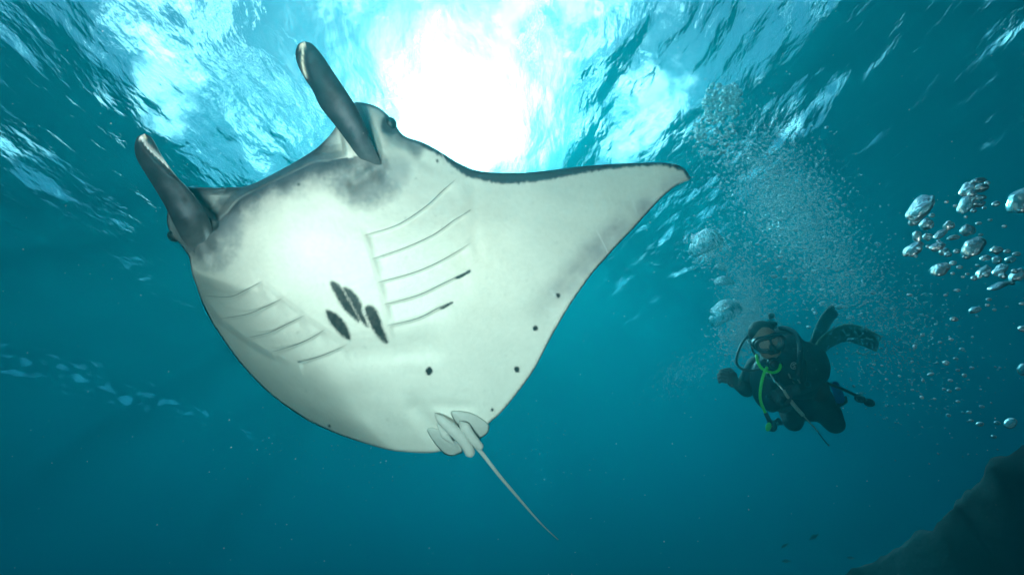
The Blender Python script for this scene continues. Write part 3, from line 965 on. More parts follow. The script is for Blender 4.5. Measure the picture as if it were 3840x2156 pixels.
    fused("shell", [ball(620, 800, .0, .085, .17, .10, .12), ball(660, 920, .0, .075, .095, .09, .5), ball(980, 600, .02, .14, .14, .12, -.5),
                    ball(1060, 660, .02, .085, .12, .10, -.2), ball(930, 760, .0, .14, .13, .10, -.4), ball(760, 780, .0, .12, .17, .085, -.3),
                    ball(820, 620, .06, .19, .09, .12, -.35), ball(600, 690, .04, .08, .09, .10, 0), ball(720, 900, .02, .11, .09, .09, -.3),
                    limbs([(800, 420, .2), (860, 430, .06), (950, 520, .0)], [.045, .06, .07])], vestm, vest, .012, 8)
    for pts in ([(700, 560, -.05), (690, 700, -.11), (720, 860, -.10), (800, 960, -.06)], [(900, 480, -.04), (960, 620, -.13), (960, 760, -.12), (960, 900, -.04)]):
        q = [D(*k) for k in crom(pts, 24)]
        V, F = tube(q, .022, 8, flat=.25, normal=out)
        mesh_obj("strap", V, F, rubber, vest)
    hose("waist_strap", [(640, 900, -.11), (780, 900, -.12), (900, 840, -.11), (1040, 800, -.08)], .012, rubber, vest)
    # round white emblem on the chest: ring with a slanted mark
    ec = D(880, 632, -.138)
    V, F = tube([ec + (RT * math.cos(a) + UP * math.sin(a)) * .0205 for a in np.linspace(0, 2 * math.pi, 33)], .0022, 6, caps=False)
    V2, F2 = tube([ec + RT * .011 + UP * .010, ec - RT * .002 + UP * .011, ec - RT * .010 + UP * .002, ec + RT * .003 + UP * .001, ec + RT * .009 - UP * .007, ec - RT * .006 - UP * .012], .0022, 6)
    V, F = join([(V, F), (V2, F2)])
    mesh_obj("emblem", V, F, whitem, vest)
    for (x, y) in ((663, 718), (1000, 795)):
        c0 = D(x, y, -.15)
        V, F = tube([c0 + RT * .019 * math.cos(a) + UP * .019 * math.sin(a) for a in np.linspace(0, 2 * math.pi, 21)], .0028, 8, caps=False)
        mesh_obj("d_ring", V, F, chrome, vest)
    V, F = ellipsoid(D(876, 752, -.14), (RT * .008, UP * .008, FW * .006), 12, 8)
    mesh_obj("stud", V, F, chrome, vest)
    for (x0, y0, x1, y1) in ((870, 770, 902, 810), (912, 752, 935, 785), (832, 700, 850, 742)):
        V, F = tube([D(x0, y0, -.13), D(x1, y1, -.13)], .005, 8)
        mesh_obj("webbing_trim", V, F, bsdf_mat("trim", (.35, .38, .36), .6), vest)
    hose("inflator_hose", [(760, 300, .22), (840, 320, .12), (900, 370, .03), (930, 440, -.04), (935, 540, -.12), (925, 660, -.15), (910, 720, -.15)], .017, rubber, vest, 80, .14)
    # tank behind the back
    tank = bpy.data.objects.new("air_tank", None); COL.objects.link(tank); tank.parent = root
    ax0, ax1 = D(715, 300, .26), D(990, 900, .34)
    ts = np.linspace(0, 1, 20)
    V, F = tube([ax0.lerp(ax1, float(t)) for t in ts], [.092 * min(1, math.sqrt(max(0.02, 1 - (1 - t / .16) ** 2))) if t < .16 else .092 for t in ts], 24)
    mesh_obj("cylinder", V, F, steel, tank)
    V, F = join([tube([D(710, 295, .22), D(668, 225, .16)], .016, 12), tube([D(640, 262, .17), D(716, 268, .2)], [.014, .014], 12)])
    mesh_obj("valve", V, F, chrome, tank)
    V, F = join([ellipsoid(D(685, 193, .14), (RT * .022, UP * .024, FW * .022), 16, 10), tube([D(672, 225, .15), D(684, 195, .14)], .012, 10)])
    mesh_obj("valve_knob", V, F, rubber, tank)
    V, F = join([tube([D(600, 285, .13), D(700, 268, .15)], .024, 14), ellipsoid(D(590, 290, .13), (RT * .03, UP * .03, FW * .03), 14, 9), ellipsoid(D(712, 268, .15), (RT * .02, UP * .018, FW * .02), 14, 9)])
    mesh_obj("first_stage", V, F, rubber, tank)
    hose("hose", [(600, 280, .12), (540, 320, .06), (515, 400, .02), (520, 500, .0), (550, 545, -.04)], .008, rubber, tank)
    # spare regulator on its green hose
    octo = bpy.data.objects.new("spare_regulator", None); COL.objects.link(octo); octo.parent = root
    tag(octo, "spare regulator on bright green hose")
    hose("hose", [(552, 540, -.05), (562, 590, -.09), (586, 640, -.13), (625, 672, -.16), (690, 692, -.17), (740, 676, -.17), (760, 640, -.165), (752, 612, -.14)], .0092, green, octo)
    hose("hose", [(645, 648, -.165), (628, 676, -.18), (606, 740, -.18), (590, 820, -.19), (584, 900, -.19), (598, 970, -.19), (630, 1042, -.18)], .0092, green, octo)
    oc = D(690, 1160, -.17)
    V, F = join([tube([D(628, 1040, -.18), D(660, 1100, -.175), D(684, 1150, -.17)], [.012, .014, .02], 12), ellipsoid(oc, (RT * .028, UP * .036, FW * .03), 18, 12),
                 tube([D(700, 1140, -.16), D(735, 1110, -.15)], [.014, .011], 10), tube([D(722, 1135, -.15), D(772, 1135, -.15)], [.012, .013], 10), ellipsoid(D(742, 1112, -.15), (RT * .018, UP * .018, FW * .012), 12, 8)])
    mesh_obj("second_stage", V, F, rubber, octo)
    V, F = ellipsoid(D(657, 1166, -.19), (RT * .017 - UP * .006, UP * .028 + RT * .008, FW * .010), 20, 10)
    mesh_obj("purge_cover", V, F, green, octo)
    # gauge console trailing to the right
    con = bpy.data.objects.new("gauge_console", None); COL.objects.link(con); con.parent = root
    hose("hose", [(1120, 760, .06), (1190, 792, .0), (1300, 835, -.03), (1420, 890, -.04)], .0095, rubber, con)
    for (x, y, r) in ((1458, 920, .036), (1540, 955, .036)):
        V, F = ellipsoid(D(x, y, -.04), (RT * r, UP * r * .78 - RT * r * .2, FW * r * .55), 20, 12)
        g = mesh_obj("gauge", V, F, rubber, con)
        c0 = D(x, y, -.04 - r * .5)
        V, F = tube([c0 + RT * r * .7 * math.cos(a) + UP * r * .55 * math.sin(a) for a in np.linspace(0, 2 * math.pi, 21)], .003, 6, caps=False)
        mesh_obj("bezel", V, F, bsdf_mat("bezel", (.06, .065, .07), .4), g)
    hose("link", [(1490, 932, -.04), (1512, 942, -.04)], .012, rubber, con, 8)
    # blue pouch at the hip
    q = crom([(1195, 800, .05), (1225, 772, .05), (1262, 772, .05), (1285, 812, .05), (1318, 890, .05), (1326, 935, .05), (1300, 962, .05), (1255, 955, .05), (1225, 880, .05)], 30)
    fr = [D(a, b, c) for a, b, c in q]; bk = [D(a, b, c + .03) for a, b, c in q]
    n = len(q)
    mesh_obj("hip_pouch", fr + bk, [tuple(range(n))[::-1], tuple(range(n, 2 * n))] + [(i, (i + 1) % n, n + (i + 1) % n, n + i) for i in range(n)], blue, root, smooth=False)
    V, F = tube([D(1240, 985, .07), D(1300, 968, .06), D(1336, 945, .06), D(1330, 900, .06)], [.014, .014, .012, .008], 10)
    mesh_obj("pouch_strap", V, F, rubber, root)
    # knee and thigh pads
    V, F = ball(1105, 850, -.03, .06, .075, .05, -.3)
    mesh_obj("thigh_pocket", V, F, glovem, root)
    V, F = ball(790, 1000, .0, .05, .032, .05, .3)
    mesh_obj("thigh_pocket", V, F, glovem, root)
    # gloves with five fingers
    def hand(c, px_, py_, fdir, pn, curl, size, flip):
        """palm centre c, fdir = direction of the fingers, pn = palm normal (the side the fingers close to)."""
        f = fdir.normalized(); pn = (pn - f * pn.dot(f)).normalized(); s = f.cross(pn).normalized() * flip
        k = size
        parts = [ellipsoid(c, (f * .045 * k, s * .042 * k, pn * .02 * k), 18, 12), tube([c - f * .075 * k, c - f * .03 * k], [.03 * k, .03 * k], 14)]
        for i, ln in enumerate((.072, .08, .075, .06)):
            b = c + f * .036 * k + s * (.030 - .020 * i) * k
            a, pts = 0.35, [b]
            p = b
            for seg_, q_ in ((.45, 1.0), (.32, 1.15), (.23, .9)):
                a += curl * q_
                p = p + (f * math.cos(a) + pn * math.sin(a)) * ln * seg_ * k * 1.05
                pts.append(p)
            parts.append(tube(pts, [.0105 * k, .010 * k, .0095 * k, .007 * k], 10))
        b = c + s * .036 * k - f * .012 * k
        p1 = b + (s * .6 + f * .7 + pn * .5).normalized() * .035 * k
        p2 = p1 + (f * .6 + pn * .9 - s * .35).normalized() * .032 * k
        parts.append(tube([c + s * .01 * k - f * .02 * k, b, p1, p2], [.014 * k, .013 * k, .011 * k, .008 * k], 10))
        return fused("glove", parts, glovem, root, .0055, 2)
    hand(D(795, 862, -.185), 0, 0, (-RT - UP * .25).normalized(), (FW * .4 - UP).normalized(), 0.75, 1.15, 1)
    hand(D(340, 755, -.12), 0, 0, (-RT * .8 + UP * .55 - FW * .4).normalized(), (FW + RT * .3 - UP * .6).normalized(), 0.8, 1.2, -1)
    # fins behind
    def fin(pts, wid, m):
        q = crom(pts, 30); w = np.interp(np.linspace(0, 1, 30), np.linspace(0, 1, len(wid)), wid)
        pl = [D(*k) for k in q]
        V = []
        for i, p in enumerate(pl):
            t = (pl[min(i + 1, 29)] - pl[max(i - 1, 0)]).normalized()
            s = t.cross(FW).normalized()
            nn = t.cross(s).normalized()
            for (a, b) in ((-1, -.5), (-.9, .9), (-.5, .35), (.5, .35), (.9, .9), (1, -.5), (.5, -.35), (-.5, -.35)):
                V.append(p + s * w[i] * a + nn * .009 * b)
        F = grid_faces(30, 8, True) + [tuple(range(8))[::-1], tuple(29 * 8 + k for k in range(8))]
        return mesh_obj("fin", V, F, m, root)
    fin([(940, 770, .42), (990, 640, .50), (1060, 480, .64), (1100, 360, .76), (1160, 240, .90), (1240, 140, 1.05)], [.045, .055, .06, .06, .065, .06], finm)
    fin([(1110, 800, .42), (1100, 620, .50), (1120, 470, .62), (1220, 390, .78), (1340, 345, .95), (1480, 375, 1.12), (1620, 440, 1.3)], [.045, .055, .06, .07, .08, .085, .08], finy)
    for o in list(root.children):
        o.matrix_parent_inverse = inv
    return root

def build_hook_line():
    root = bpy.data.objects.new("hook_line", None)
    COL.objects.link(root)
    root.location = D(795, 862, -.23)
    tag(root, "pale rope with metal clip hanging from the diver's gloved hand", "rope")
    rope = bsdf_mat("rope", (0.6, 0.6, 0.52), 0.8, bump=.6, bscale=200, vary=.3)
    thin = bsdf_mat("wire", (0.05, 0.055, 0.06), 0.4)
    chrome = bsdf_mat("clip_metal", (0.75, 0.76, 0.76), 0.2, 1.0)
    a = hose("thick_rope", [(842, 928, -.23), (880, 975, -.23), (918, 1020, -.22), (958, 1064, -.22)], .0105, rope, root, 40, .25)
    b = hose("cord", [(958, 1064, -.22), (1010, 1120, -.21), (1070, 1185, -.2), (1090, 1212, -.2)], .0042, rope, root, 24)
    c = hose("hook_wire", [(1088, 1210, -.2), (1120, 1250, -.2), (1150, 1290, -.2), (1178, 1326, -.2), (1188, 1330, -.2), (1182, 1316, -.2)], .003, thin, root, 24)
    d = hose("clip", [(668, 705, -.17), (690, 730, -.18), (712, 768, -.19), (735, 790, -.2), (760, 815, -.21), (790, 845, -.22)], .0058, chrome, root, 30, .35)
    e = hose("hand_loop", [(742, 778, -.2), (775, 800, -.2), (798, 820, -.2)], .005, chrome, root, 16)
    f = hose("gripped_rope", [(788, 842, -.22), (815, 890, -.235), (842, 928, -.23)], .0075, rope, root, 16, .2)
    for o in (a, b, c, d, e, f):
        o.matrix_parent_inverse = Matrix.Translation(-root.location)
    return root
# ------------------------------------------------------------------ reef and sea floor
def build_reef():
    rng = random.Random(3)
    crest = [P(2600, 2560, 4.0), P(2900, 2350, 3.6), P(3080, 2225, 3.4), P(3230, 2130, 3.25), P(3380, 2050, 3.1), P(3500, 1960, 3.0), P(3610, 1860, 2.95), P(3720, 1760, 2.9),
             P(3850, 1660, 2.9), P(4000, 1570, 2.9), P(4250, 1490, 3.0), P(4600, 1490, 3.1)]
    c = crom([tuple(p) for p in crest], 150)
    nt = 70
    V = []
    for i, p in enumerate(c):
        t = c[min(i + 1, 149)] - c[max(i - 1, 0)]
        t[2] = 0
        t /= np.linalg.norm(t) + 1e-9
        away = np.array([-t[1], t[0], 0.0])
        if away[1] < 0: away = -away
        for k in range(nt):
            s = -1 + 2 * k / (nt - 1)
            q = p + away * (s * (2.2 if s < 0 else 8.0)) + np.array([0, 0, -1.0]) * ((abs(s) ** 1.25) * (8.5 if s < 0 else 8.5))
            v = Vector(q)
            a = mnoise.fractal(v * 0.9, 0.8, 2.0, 5) * 0.13 + mnoise.fractal(v * 2.3, 0.7, 2.1, 5) * 0.085
            V.append(v + Vector((0, -.35, .8)) * a + Vector((0, 0, .02)))
    m, n, l = mat("reef_rock")
    b = n["Principled BSDF"]; b.inputs["Roughness"].default_value = .95
    tc = n.new("ShaderNodeTexCoord"); nz = n.new("ShaderNodeTexNoise"); nz.inputs["Scale"].default_value = 2.2; nz.inputs["Detail"].default_value = 9
    l.new(tc.outputs["Object"], nz.inputs["Vector"])
    cr = n.new("ShaderNodeValToRGB")
    cr.color_ramp.elements[0].position = .38; cr.color_ramp.elements[0].color = (.002, .003, .004, 1)
    cr.color_ramp.elements[1].position = .68; cr.color_ramp.elements[1].color = (.009, .011, .012, 1)
    l.new(nz.outputs["Fac"], cr.inputs[0]); l.new(cr.outputs[0], b.inputs["Base Color"])
    bp = n.new("ShaderNodeBump"); bp.inputs["Distance"].default_value = .08
    l.new(nz.outputs["Fac"], bp.inputs["Height"]); l.new(bp.outputs[0], b.inputs["Normal"])
    o = mesh_obj("reef", V, grid_faces(150, nt), m)
    tag(o, kind="structure")
    # sea floor far below
    xs = np.linspace(-86, 86, 90); ys = np.linspace(-42, 121, 90)
    V = [(x, y, -16.5 + 1.2 * mnoise.fractal(Vector((x / 14, y / 14, 2)), .8, 2, 4)) for y in ys for x in xs]
    f = mesh_obj("sea_floor", V, grid_faces(90, 90), bsdf_mat("sea_floor_sand", (.05, .05, .04), .95, bump=.5, bscale=1.5, vary=.4))
    tag(f, kind="structure")

# ------------------------------------------------------------------ bubbles
def bubble_material(name="air_bubble", rough=0.02, bumps=0.0, scale=40.0, silver=0.0):
    m, n, l = mat(name)
    n.remove(n["Principled BSDF"])
    g = n.new("ShaderNodeBsdfGlass")
    g.inputs["IOR"].default_value = 0.75
    g.inputs["Roughness"].default_value = rough
    if bumps:
        tc = n.new("ShaderNodeTexCoord"); nz = n.new("ShaderNodeTexNoise")
        nz.inputs["Scale"].default_value = scale; nz.inputs["Detail"].default_value = 4
        l.new(tc.outputs["Object"], nz.inputs["Vector"])
        bp = n.new("ShaderNodeBump"); bp.inputs["Strength"].default_value = 1; bp.inputs["Distance"].default_value = bumps
        l.new(nz.outputs["Fac"], bp.inputs["Height"]); l.new(bp.outputs[0], g.inputs["Normal"])
    gl = n.new("ShaderNodeBsdfGlossy"); gl.inputs["Roughness"].default_value = 0.3
    ms = n.new("ShaderNodeMixShader"); ms.inputs[0].default_value = silver
    l.new(g.outputs[0], ms.inputs[1]); l.new(gl.outputs[0], ms.inputs[2])
    l.new(ms.outputs[0], n["Material Output"].inputs["Surface"])
    return m

def bubble_meshes(m, kinds, seed, level=3, amp=0.25, dome=False):
    """Unit bubbles, each a differently dented ball."""
    res = []
    for k in range(kinds):
        bm = bmesh.new()
        bmesh.ops.create_icosphere(bm, subdivisions=level, radius=1.0)
        for v in bm.verts:
            a = mnoise.fractal(v.co * 1.1 + Vector((seed * 7.7 + k * 3.1, k * 1.7, 0)), .9, 2.0, 3)
            b = max(0.0, -v.co.y - .1) * 0.35 * (k % 3) / 2       # flattened underside
            v.co *= (1 + amp * a - b)
            if dome and v.co.y < 0: v.co.y *= 0.2
        me = bpy.data.meshes.new("bubble")
        bm.to_mesh(me); bm.free()
        me.polygons.foreach_set("use_smooth", [True] * len(me.polygons))
        me.materials.append(m)
        res.append(me)
    return res

def put_bubble(me, px, py, d, w, h, rot, label, group, name="bubble", fl=1.0):
    """w, h: full size in photograph pixels; rot: degrees anticlockwise from upright in the picture."""
    o = bpy.data.objects.new(name, me)
    COL.objects.link(o)
    a = math.radians(rot)
    ux = RT * math.cos(a) + UP * math.sin(a)
    uy = UP * math.cos(a) - RT * math.sin(a)
    s = d / FPX / 2
    Mx = Matrix((ux, uy, ux.cross(uy))).transposed().to_4x4() @ Matrix.Diagonal((w * s, h * s, (w * h) ** .5 * s * fl, 1))
    Mx.translation = P(px, py, d)
    o.matrix_world = Mx
    tag(o, label, "bubble", group)
    return o

NEAR = [  # x, y, w, h, rotation: in units of 1/2.0657 pixel from (3240, 600)
    (440, 370, 105, 245, -38), (385, 485, 75, 55, 0), (480, 505, 85, 110, -20), (410, 592, 48, 82, 5), (490, 597, 62, 62, 0), (370, 700, 75, 175, -42), (430, 690, 45, 40, 0),
    (400, 746, 26, 24, 0), (526, 431, 38, 36, 0), (590, 575, 48, 100, -45), (655, 510, 65, 75, -30), (690, 605, 82, 48, 10), (570, 672, 100, 66, 30), (618, 712, 62, 58, 0), (650, 736, 52, 46, 10),
    (590, 850, 85, 125, -40), (545, 848, 50, 62, -30), (690, 800, 52, 42, 30), (740, 833, 44, 34, 0), (718, 708, 42, 38, 0), (800, 552, 92, 104, -10), (845, 675, 105, 165, -28), (792, 752, 52, 46, 0),
    (880, 165, 100, 52, 8), (800, 225, 62, 130, -35), (905, 218, 92, 62, -10), (835, 268, 60, 56, 0), (790, 340, 66, 165, -22), (895, 295, 78, 52, 0), (865, 345, 100, 84, 10), (848, 396, 40, 38, 0), (955, 180, 36, 36, 0),
    (1022, 341, 52, 44, 15), (1212, 320, 125, 200, -15), (1022, 700, 74, 68, 0), (938, 763, 62, 52, 15), (1030, 776, 50, 62, 0), (1132, 775, 64, 54, 15), (1182, 731, 56, 42, 0), (1110, 708, 42, 38, 0),
    (922, 868, 58, 125, -40), (944, 890, 46, 46, 0), (1058, 850, 52, 120, -45), (1076, 898, 52, 48, 0), (1180, 900, 66, 140, -35), (1040, 975, 44, 150, -65), (1138, 955, 56, 38, 0), (1170, 862, 46, 42, 0),
    (853, 916, 42, 40, 0), (857, 1164, 82, 48, 20), (696, 1235, 54, 42, 0), (1232, 1306, 60, 48, 15), (498, 672, 30, 28, 0), (576, 632, 28, 26, 0), (888, 493, 44, 30, 10), (708, 356, 30, 26, 0),
    (640, 326, 28, 24, 0), (968, 1080, 38, 26, 0), (352, 1046, 40, 26, 0), (725, 1010, 38, 26, 0), (958, 1124, 32, 24, 0), (632, 1048, 28, 20, 0), (932, 372, 30, 28, 0), (1088, 515, 32, 28, 0), (905, 580, 32, 24, 0),
    (676, 1390, 34, 24, 0), (1225, 1115, 40, 30, 0), (1010, 1160, 26, 22, 0), (978, 465, 30, 22, 0), (790, 443, 26, 26, 0), (802, 884, 28, 24, 0), (688, 880, 28, 24, 0), (768, 905, 24, 22, 0), (878, 818, 28, 24, 0)]
FARTHER = [  # same, in units of 1/2.41 pixel from (3200, 1200)
    (1532, 80, 60, 50, 0), (1535, 450, 70, 125, -15), (835, 390, 46, 56, -40), (1420, 930, 66, 118, -38), (1145, 938, 62, 40, 15), (860, 860, 36, 32, 0), (925, 350, 44, 28, 0), (980, 262, 40, 30, 20),
    (945, 620, 36, 28, 0), (868, 640, 34, 32, 0), (945, 737, 36, 26, 0), (878, 545, 38, 28, 0), (945, 452, 34, 26, 0), (1072, 432, 36, 28, 0), (620, 700, 32, 34, 0), (1162, 780, 42, 28, 0), (1048, 832, 38, 28, 0),
    (1066, 908, 38, 28, 0), (1300, 930, 52, 44, 0), (1270, 1052, 42, 32, 0), (1005, 500, 34, 36, 0), (700, 488, 60, 28, 20), (556, 244, 30, 46, 0), (625, 135, 30, 34, 0), (188, 402, 26, 22, 0), (258, 412, 24, 22, 0), (300, 535, 28, 22, 0),
    (418, 505, 24, 20, 0), (168, 498, 24, 18, 0), (630, 545, 30, 20, 0), (534, 632, 28, 20, 0), (820, 622, 30, 22, 0), (735, 712, 26, 20, 0), (785, 200, 32, 24, 0), (886, 178, 36, 28, 0), (420, 390, 24, 18, 0), (532, 375, 24, 20, 0)]

def build_bubbles():
    rng = random.Random(11)
    gm = bubble_material("air_bubble", 0.06, silver=0.22)
    fm = bubble_material("foamy_bubble", 0.03, 0.03, 5.0)
    smooth = bubble_meshes(gm, 6, 1, 4, 0.22)
    small = bubble_meshes(gm, 4, 2, 2, 0.10)
    foamy = bubble_meshes(fm, 3, 5, 4, 0.25, True)
    g1 = "silvery bubbles drifting close to the lens"
    big = {0: "long crescent silver bubble at the top of the near left bubble string", 5: "tilted sausage-shaped silver bubble at the foot of the near left bubble string",
           15: "lumpy silver bubble below the middle of the near bubbles", 20: "round grey bubble standing alone between the two near bubble strings",
           21: "large egg-shaped grey bubble in the middle of the near bubbles", 33: "large dim bubble cut by the right picture edge above the others",
           27: "long bright bubble on the lower left of the highest near bubble cluster", 32: "small orange-glinting bubble alone right of the highest near bubble cluster",
           45: "flat lying silver sliver bubble low at the right of the near bubbles", 9: "slim tilted bubble trailing right of the near left bubble string"}
    for i, (x, y, w, h, r) in enumerate(NEAR):
        d = 0.9 + 0.25 * rng.random()
        k = smooth[i % 6] if w * h > 2500 else small[i % 4]
        put_bubble(k, 3240 + x / 2.0657, 600 + y / 2.0657, d, w / 2.0657, h / 2.0657, r,
                   big.get(i, "small silvery bubble in the near left bubble string" if x < 540 else "small silvery bubble in the highest near bubble cluster" if y < 420 else
                           "small silvery bubble in the lower right group of near bubbles" if x > 880 and y < 1000 else "small silvery bubble in the loose middle of the near bubbles" if y < 1000 else
                           "small lone bubble below the near bubble groups"), g1)
    for i, (x, y, w, h, r) in enumerate(FARTHER):
        lb = {1: "tall bright bubble cut by the right picture edge below the near cluster", 3: "bright bean-shaped bubble alone in the dark water above the reef", 4: "pale bubble with dark underside left of the bean-shaped bubble"}.get(
            i, "small dim bubble in the dark water just above the reef" if y > 760 else "small dim bubble in the dark water right of the diver")
        put_bubble(small[i % 4], 3200 + x / 2.41, 1200 + y / 2.41, 1.2 + 1.0 * rng.random(), w / 2.41, h / 2.41, r, lb, "dim bubbles right of the diver")
    # wobbling caps of air rising from the diver and lying under the surface
    caps = [(2655, 930, 125, 150, 25, "broad frothy bubble cap right of the manta wing, below its tip"),
            (2722, 1160, 78, 72, 0, "round bubble cap with bright left rim above the diver's exhaust"), (2702, 1010, 44, 50, -20, "small bubble cap above the exhaust column"),
            (2728, 1190, 125, 130, 30, "big frothy bubble cap beside the diver's head"), (2715, 1065, 70, 60, 0, "hazy bubble cap in the exhaust column"),
            (2805, 922, 34, 28, 0, "single dark bubble right of the frothy bubble cap")]
    for i, (x, y, w, h, r, lb) in enumerate(caps):
        put_bubble(foamy[i % 3], x, y, 3.9, w, h, r, lb, "wobbling air caps rising from the diver", "air_cap", 0.45)
    # oval patches of trapped air pressed against the surface, each a raft of small bubbles
    rafts = [(2685, 388, 92, 150, "left one of the two dark oval bubble rafts under the sea surface"), (2745, 378, 80, 124, "right one of the two dark oval bubble rafts under the sea surface"),
             (2672, 505, 165, 165, "large dark mottled bubble raft under the sea surface above the manta's wing tip")]
    for (x, y, w, h, lb) in rafts:
        bm = bmesh.new()
        for k in range(150):
            a, q = rng.uniform(0, 6.283), rng.random() ** .5
            c0 = P(x + math.cos(a) * q * w / 2, y + math.sin(a) * q * h / 2, 4.3 + rng.uniform(-.06, .06))
            rr = rng.uniform(.007, .022)
            bmesh.ops.create_icosphere(bm, subdivisions=2 if rr > .014 else 1, radius=rr, matrix=Matrix.Translation(c0) @ Matrix.Diagonal((rng.uniform(.8, 1.3), rng.uniform(.8, 1.3), .7, 1)))
        me = bpy.data.meshes.new("bubble_raft"); bm.to_mesh(me); bm.free()
        me.polygons.foreach_set("use_smooth", [True] * len(me.polygons)); me.materials.append(gm)
        o = bpy.data.objects.new("bubble_raft", me); COL.objects.link(o)
        tag(o, lb, "bubbles", "bubble rafts under the sea surface", "stuff")
    # exhaust bubbles one can pick out
    g3 = "bright bubbles in the diver's exhaust plume"
    for i in range(170):
        a = rng.random()
        if a < .45:
            x, y = rng.gauss(2790, 48), rng.gauss(1235, 62)
        elif a < .75:
            x, y = rng.gauss(3090, 130), rng.gauss(1130, 110)
        else:
            x, y = rng.gauss(2960, 120), rng.gauss(900, 150)
        s = rng.uniform(8, 17)
        put_bubble(small[i % 4], x, y, rng.uniform(4.0, 4.7), s * rng.uniform(.8, 1.4), s * rng.uniform(.7, 1.0), rng.uniform(-40, 40), "pinhead bubble beside the diver's head" if a < .45 else "pinhead bubble above the diver's fins" if a < .75 else "pinhead bubble high up in the fizzing plume", g3)
    # the fizz itself: nobody could count it
    bm0 = bmesh.new(); bmesh.ops.create_icosphere(bm0, subdivisions=1, radius=1.0)
    bv = np.array([tuple(v.co) for v in bm0.verts]); bf = np.array([[v.index for v in f.verts] for f in bm0.faces]); bm0.free()
    r2 = np.random.default_rng(4)
    xs, ys, ds, ss = [], [], [], []
    def cloud(n, cx, cy, sx, sy, rho, d0, d1, s0, s1):
        u, v = r2.normal(size=n), r2.normal(size=n)
        xs.append(cx + sx * u); ys.append(cy + sy * (rho * u + math.sqrt(1 - rho * rho) * v))
        ds.append(r2.uniform(d0, d1, n)); ss.append(s0 + (s1 - s0) * r2.random(n) ** 2.5)
    cloud(5760, 2900, 690, 120, 120, .35, 4.2, 5.2, 2.5, 8)
    cloud(5120, 3010, 860, 110, 130, .4, 4.2, 5.2, 2.5, 8)
    cloud(3040, 3170, 1050, 130, 110, .4, 4.2, 5.2, 2.5, 8)
    cloud(1120, 3330, 1240, 120, 100, .2, 3.0, 4.6, 4, 9)
    cloud(4160, 2790, 1235, 55, 70, -.2, 3.9, 4.4, 2.5, 7)
    cloud(2080, 2800, 1080, 60, 90, .5, 3.9, 4.6, 3, 7)
    cloud(800, 2660, 930, 40, 42, 0, 3.8, 4.2, 3, 8)
    cloud(800, 2560, 1400, 60, 50, -.5, 7.0, 8.0, 3, 6)
    cloud(6500, 2930, 760, 150, 190, .45, 4.3, 5.6, 1.2, 3.5)
    cloud(2500, 2800, 1120, 70, 130, .2, 4.0, 4.8, 1.2, 3.5)
    cloud(380, 3350, 1380, 150, 130, .3, 2.4, 4.0, 4, 9)
    cloud(120, 3500, 1300, 220, 200, 0, 1.5, 3.0, 4, 10)
    cloud(260, 1300, 1690, 420, 70, .2, 4.5, 7.0, 3, 6)
    cloud(120, 2000, 1650, 260, 130, 0, 3.0, 6.0, 3, 5)
    x, y, d, s = (np.concatenate(q) for q in (xs, ys, ds, ss))
    k = (x > -50) & (x < 3900)
    x, y, d, s = x[k], y[k], d[k], s[k]
    c = Pv(x, y, d)
    r = s / 2 / FPX * d
    st = r2.uniform(.75, 1.3, (len(c), 3))
    V = c[:, None, :] + bv[None] * (r[:, None] * st)[:, None, :]
    F = bf[None] + (np.arange(len(c)) * len(bv))[:, None, None]
    V = V.reshape(-1, 3); F = F.reshape(-1, 3)
    me = bpy.data.meshes.new("bubble_fizz")
    me.vertices.add(len(V)); me.vertices.foreach_set("co", V.ravel())
    me.loops.add(F.size); me.loops.foreach_set("vertex_index", F.ravel())
    me.polygons.add(len(F)); me.polygons.foreach_set("loop_start", np.arange(0, F.size, 3))
    me.polygons.foreach_set("use_smooth", np.ones(len(F), bool))
    me.update(calc_edges=True)
    me.materials.append(bubble_material("fizz", 0.10, silver=0.12))
    o = bpy.data.objects.new("bubble_fizz", me); COL.objects.link(o)
    tag(o, "cloud of tiny bubbles rising around and above the diver", "bubbles", kind="stuff")

# ------------------------------------------------------------------ drifting specks
def build_specks():
    r2 = np.random.default_rng(21)
    n = 420
    x, y, d = r2.uniform(-60, 3900, n), r2.uniform(-60, 2200, n), 0.7 + 3.2 * r2.random(n) ** .8
    k = ~(inside(x, y, np.array(BODY, float)) & (d > 1.45))
    x, y, d = x[k], y[k], d[k]
    c = Pv(x, y, d); r = r2.uniform(1.2, 3.2, len(x)) / FPX * d / 2
    bm0 = bmesh.new(); bmesh.ops.create_icosphere(bm0, subdivisions=1, radius=1.0)
    bv = np.array([tuple(v.co) for v in bm0.verts]); bf = [[v.index for v in f.verts] for f in bm0.faces]; bm0.free()
    V = (c[:, None, :] + bv[None] * (r[:, None] * r2.uniform(.6, 1.5, (len(x), 3)))[:, None, :]).reshape(-1, 3)
    F = [tuple(i + q * len(bv) for i in f) for q in range(len(x)) for f in bf]
    o = mesh_obj("drifting_specks", V, F, bsdf_mat("plankton", (.6, .6, .5), .7))
    tag(o, "tiny pale specks drifting in the open water", "specks", kind="stuff")

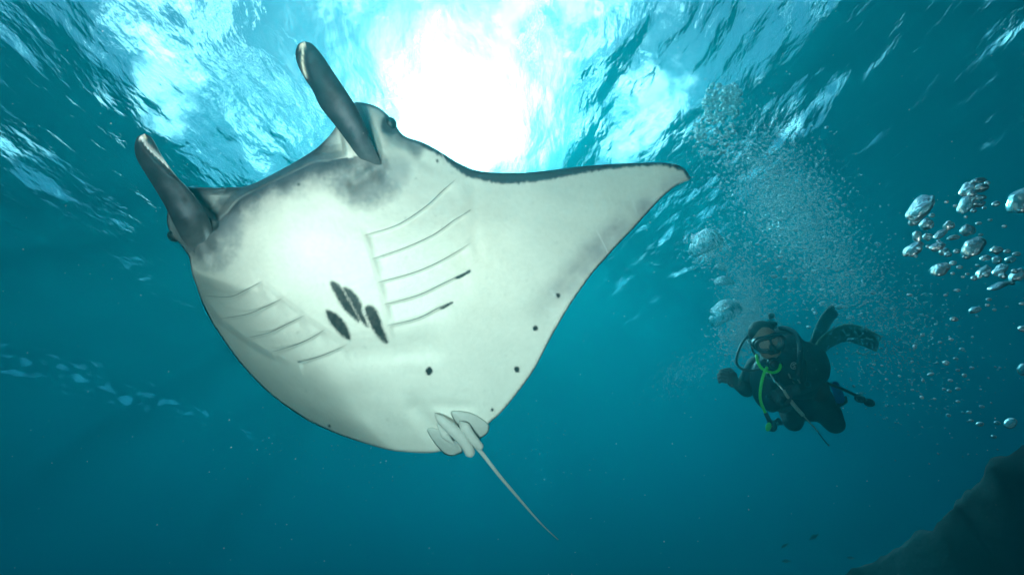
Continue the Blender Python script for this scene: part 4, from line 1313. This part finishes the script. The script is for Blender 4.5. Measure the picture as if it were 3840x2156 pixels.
# ------------------------------------------------------------------ distant fish
def build_fish():
    m = bsdf_mat("fish_scales", (.03, .035, .04), .5)
    spots = [(2948, 2103, 34, 0, "dark fish lowest at the bottom, left of the reef slope"), (3190, 2091, 30, -6, "small dark fish nearest to the reef slope at the bottom"),
             (3052, 2012, 40, 28, "dark fish highest of the small group left of the reef"), (2942, 2045, 30, 30, "faint tilted fish above the lowest fish")]
    for (px, py, ln, rot, lb) in spots:
        d = 6.5
        L = ln / FPX * d
        a = math.radians(rot)
        ax = RT * math.cos(a) + UP * math.sin(a); dn = UP * math.cos(a) - RT * math.sin(a); sd = ax.cross(dn)
        c = P(px, py, d)
        root = bpy.data.objects.new("fish", None); COL.objects.link(root); root.location = c
        tag(root, lb, "fish", "small dark fish by the reef")
        prof = [(-.5, .012), (-.42, .07), (-.25, .14), (-.05, .165), (.15, .13), (.3, .07), (.38, .035)]
        V = []
        for (t, r) in prof:
            for k in range(12):
                b = 2 * math.pi * k / 12
                V.append(ax * (t * L) + dn * (r * L * math.cos(b)) + sd * (r * L * .5 * math.sin(b)))
        F = grid_faces(len(prof), 12, True) + [tuple(range(12))[::-1], tuple((len(prof) - 1) * 12 + k for k in range(12))]
        mesh_obj("body", V, F, m, root)
        def plate(pts, name):
            n = len(pts)
            V = [ax * (x * L) + dn * (y * L) + sd * (.012 * L) for x, y in pts] + [ax * (x * L) + dn * (y * L) - sd * (.012 * L) for x, y in pts]
            mesh_obj(name, V, [tuple(range(n)), tuple(range(n, 2 * n))[::-1]] + [(i, n + i, n + (i + 1) % n, (i + 1) % n) for i in range(n)], m, root, smooth=False)
        plate([(.35, .03), (.52, .17), (.47, 0), (.52, -.17), (.35, -.03)], "tail_fin")
        plate([(-.25, .13), (-.05, .24), (.2, .18), (.25, .09)], "dorsal_fin")
        plate([(-.05, -.15), (.08, -.23), (.2, -.11)], "anal_fin")

# ------------------------------------------------------------------ the photographer's two strobes
def build_strobe(x, y, z, watts, aim, tint, cone):
    ld = bpy.data.lights.new("strobe_light", 'SPOT')
    ld.energy, ld.color, ld.shadow_soft_size = watts, tint, 0.07
    ld.spot_size, ld.spot_blend = math.radians(cone), 0.9
    lo = bpy.data.objects.new("strobe_light", ld); COL.objects.link(lo)
    lo.location = CAM + RT * x + UP * y + FW * z
    lo.rotation_euler = (Vector(lo.location) - P(*aim, 1.9)).to_track_quat('Z', 'Y').to_euler()

build_sea_surface()
build_water_volume()
build_reef()
build_manta()
build_strobe(-0.60, 0.50, -0.1, 96, (1180, 920), (1.0, 0.74, 0.62), 95)
build_strobe(0.05, -0.80, -0.1, 125, (1900, 950), (1.0, 0.82, 0.70), 97)
build_diver()
build_hook_line()
build_bubbles()
build_specks()
build_fish()
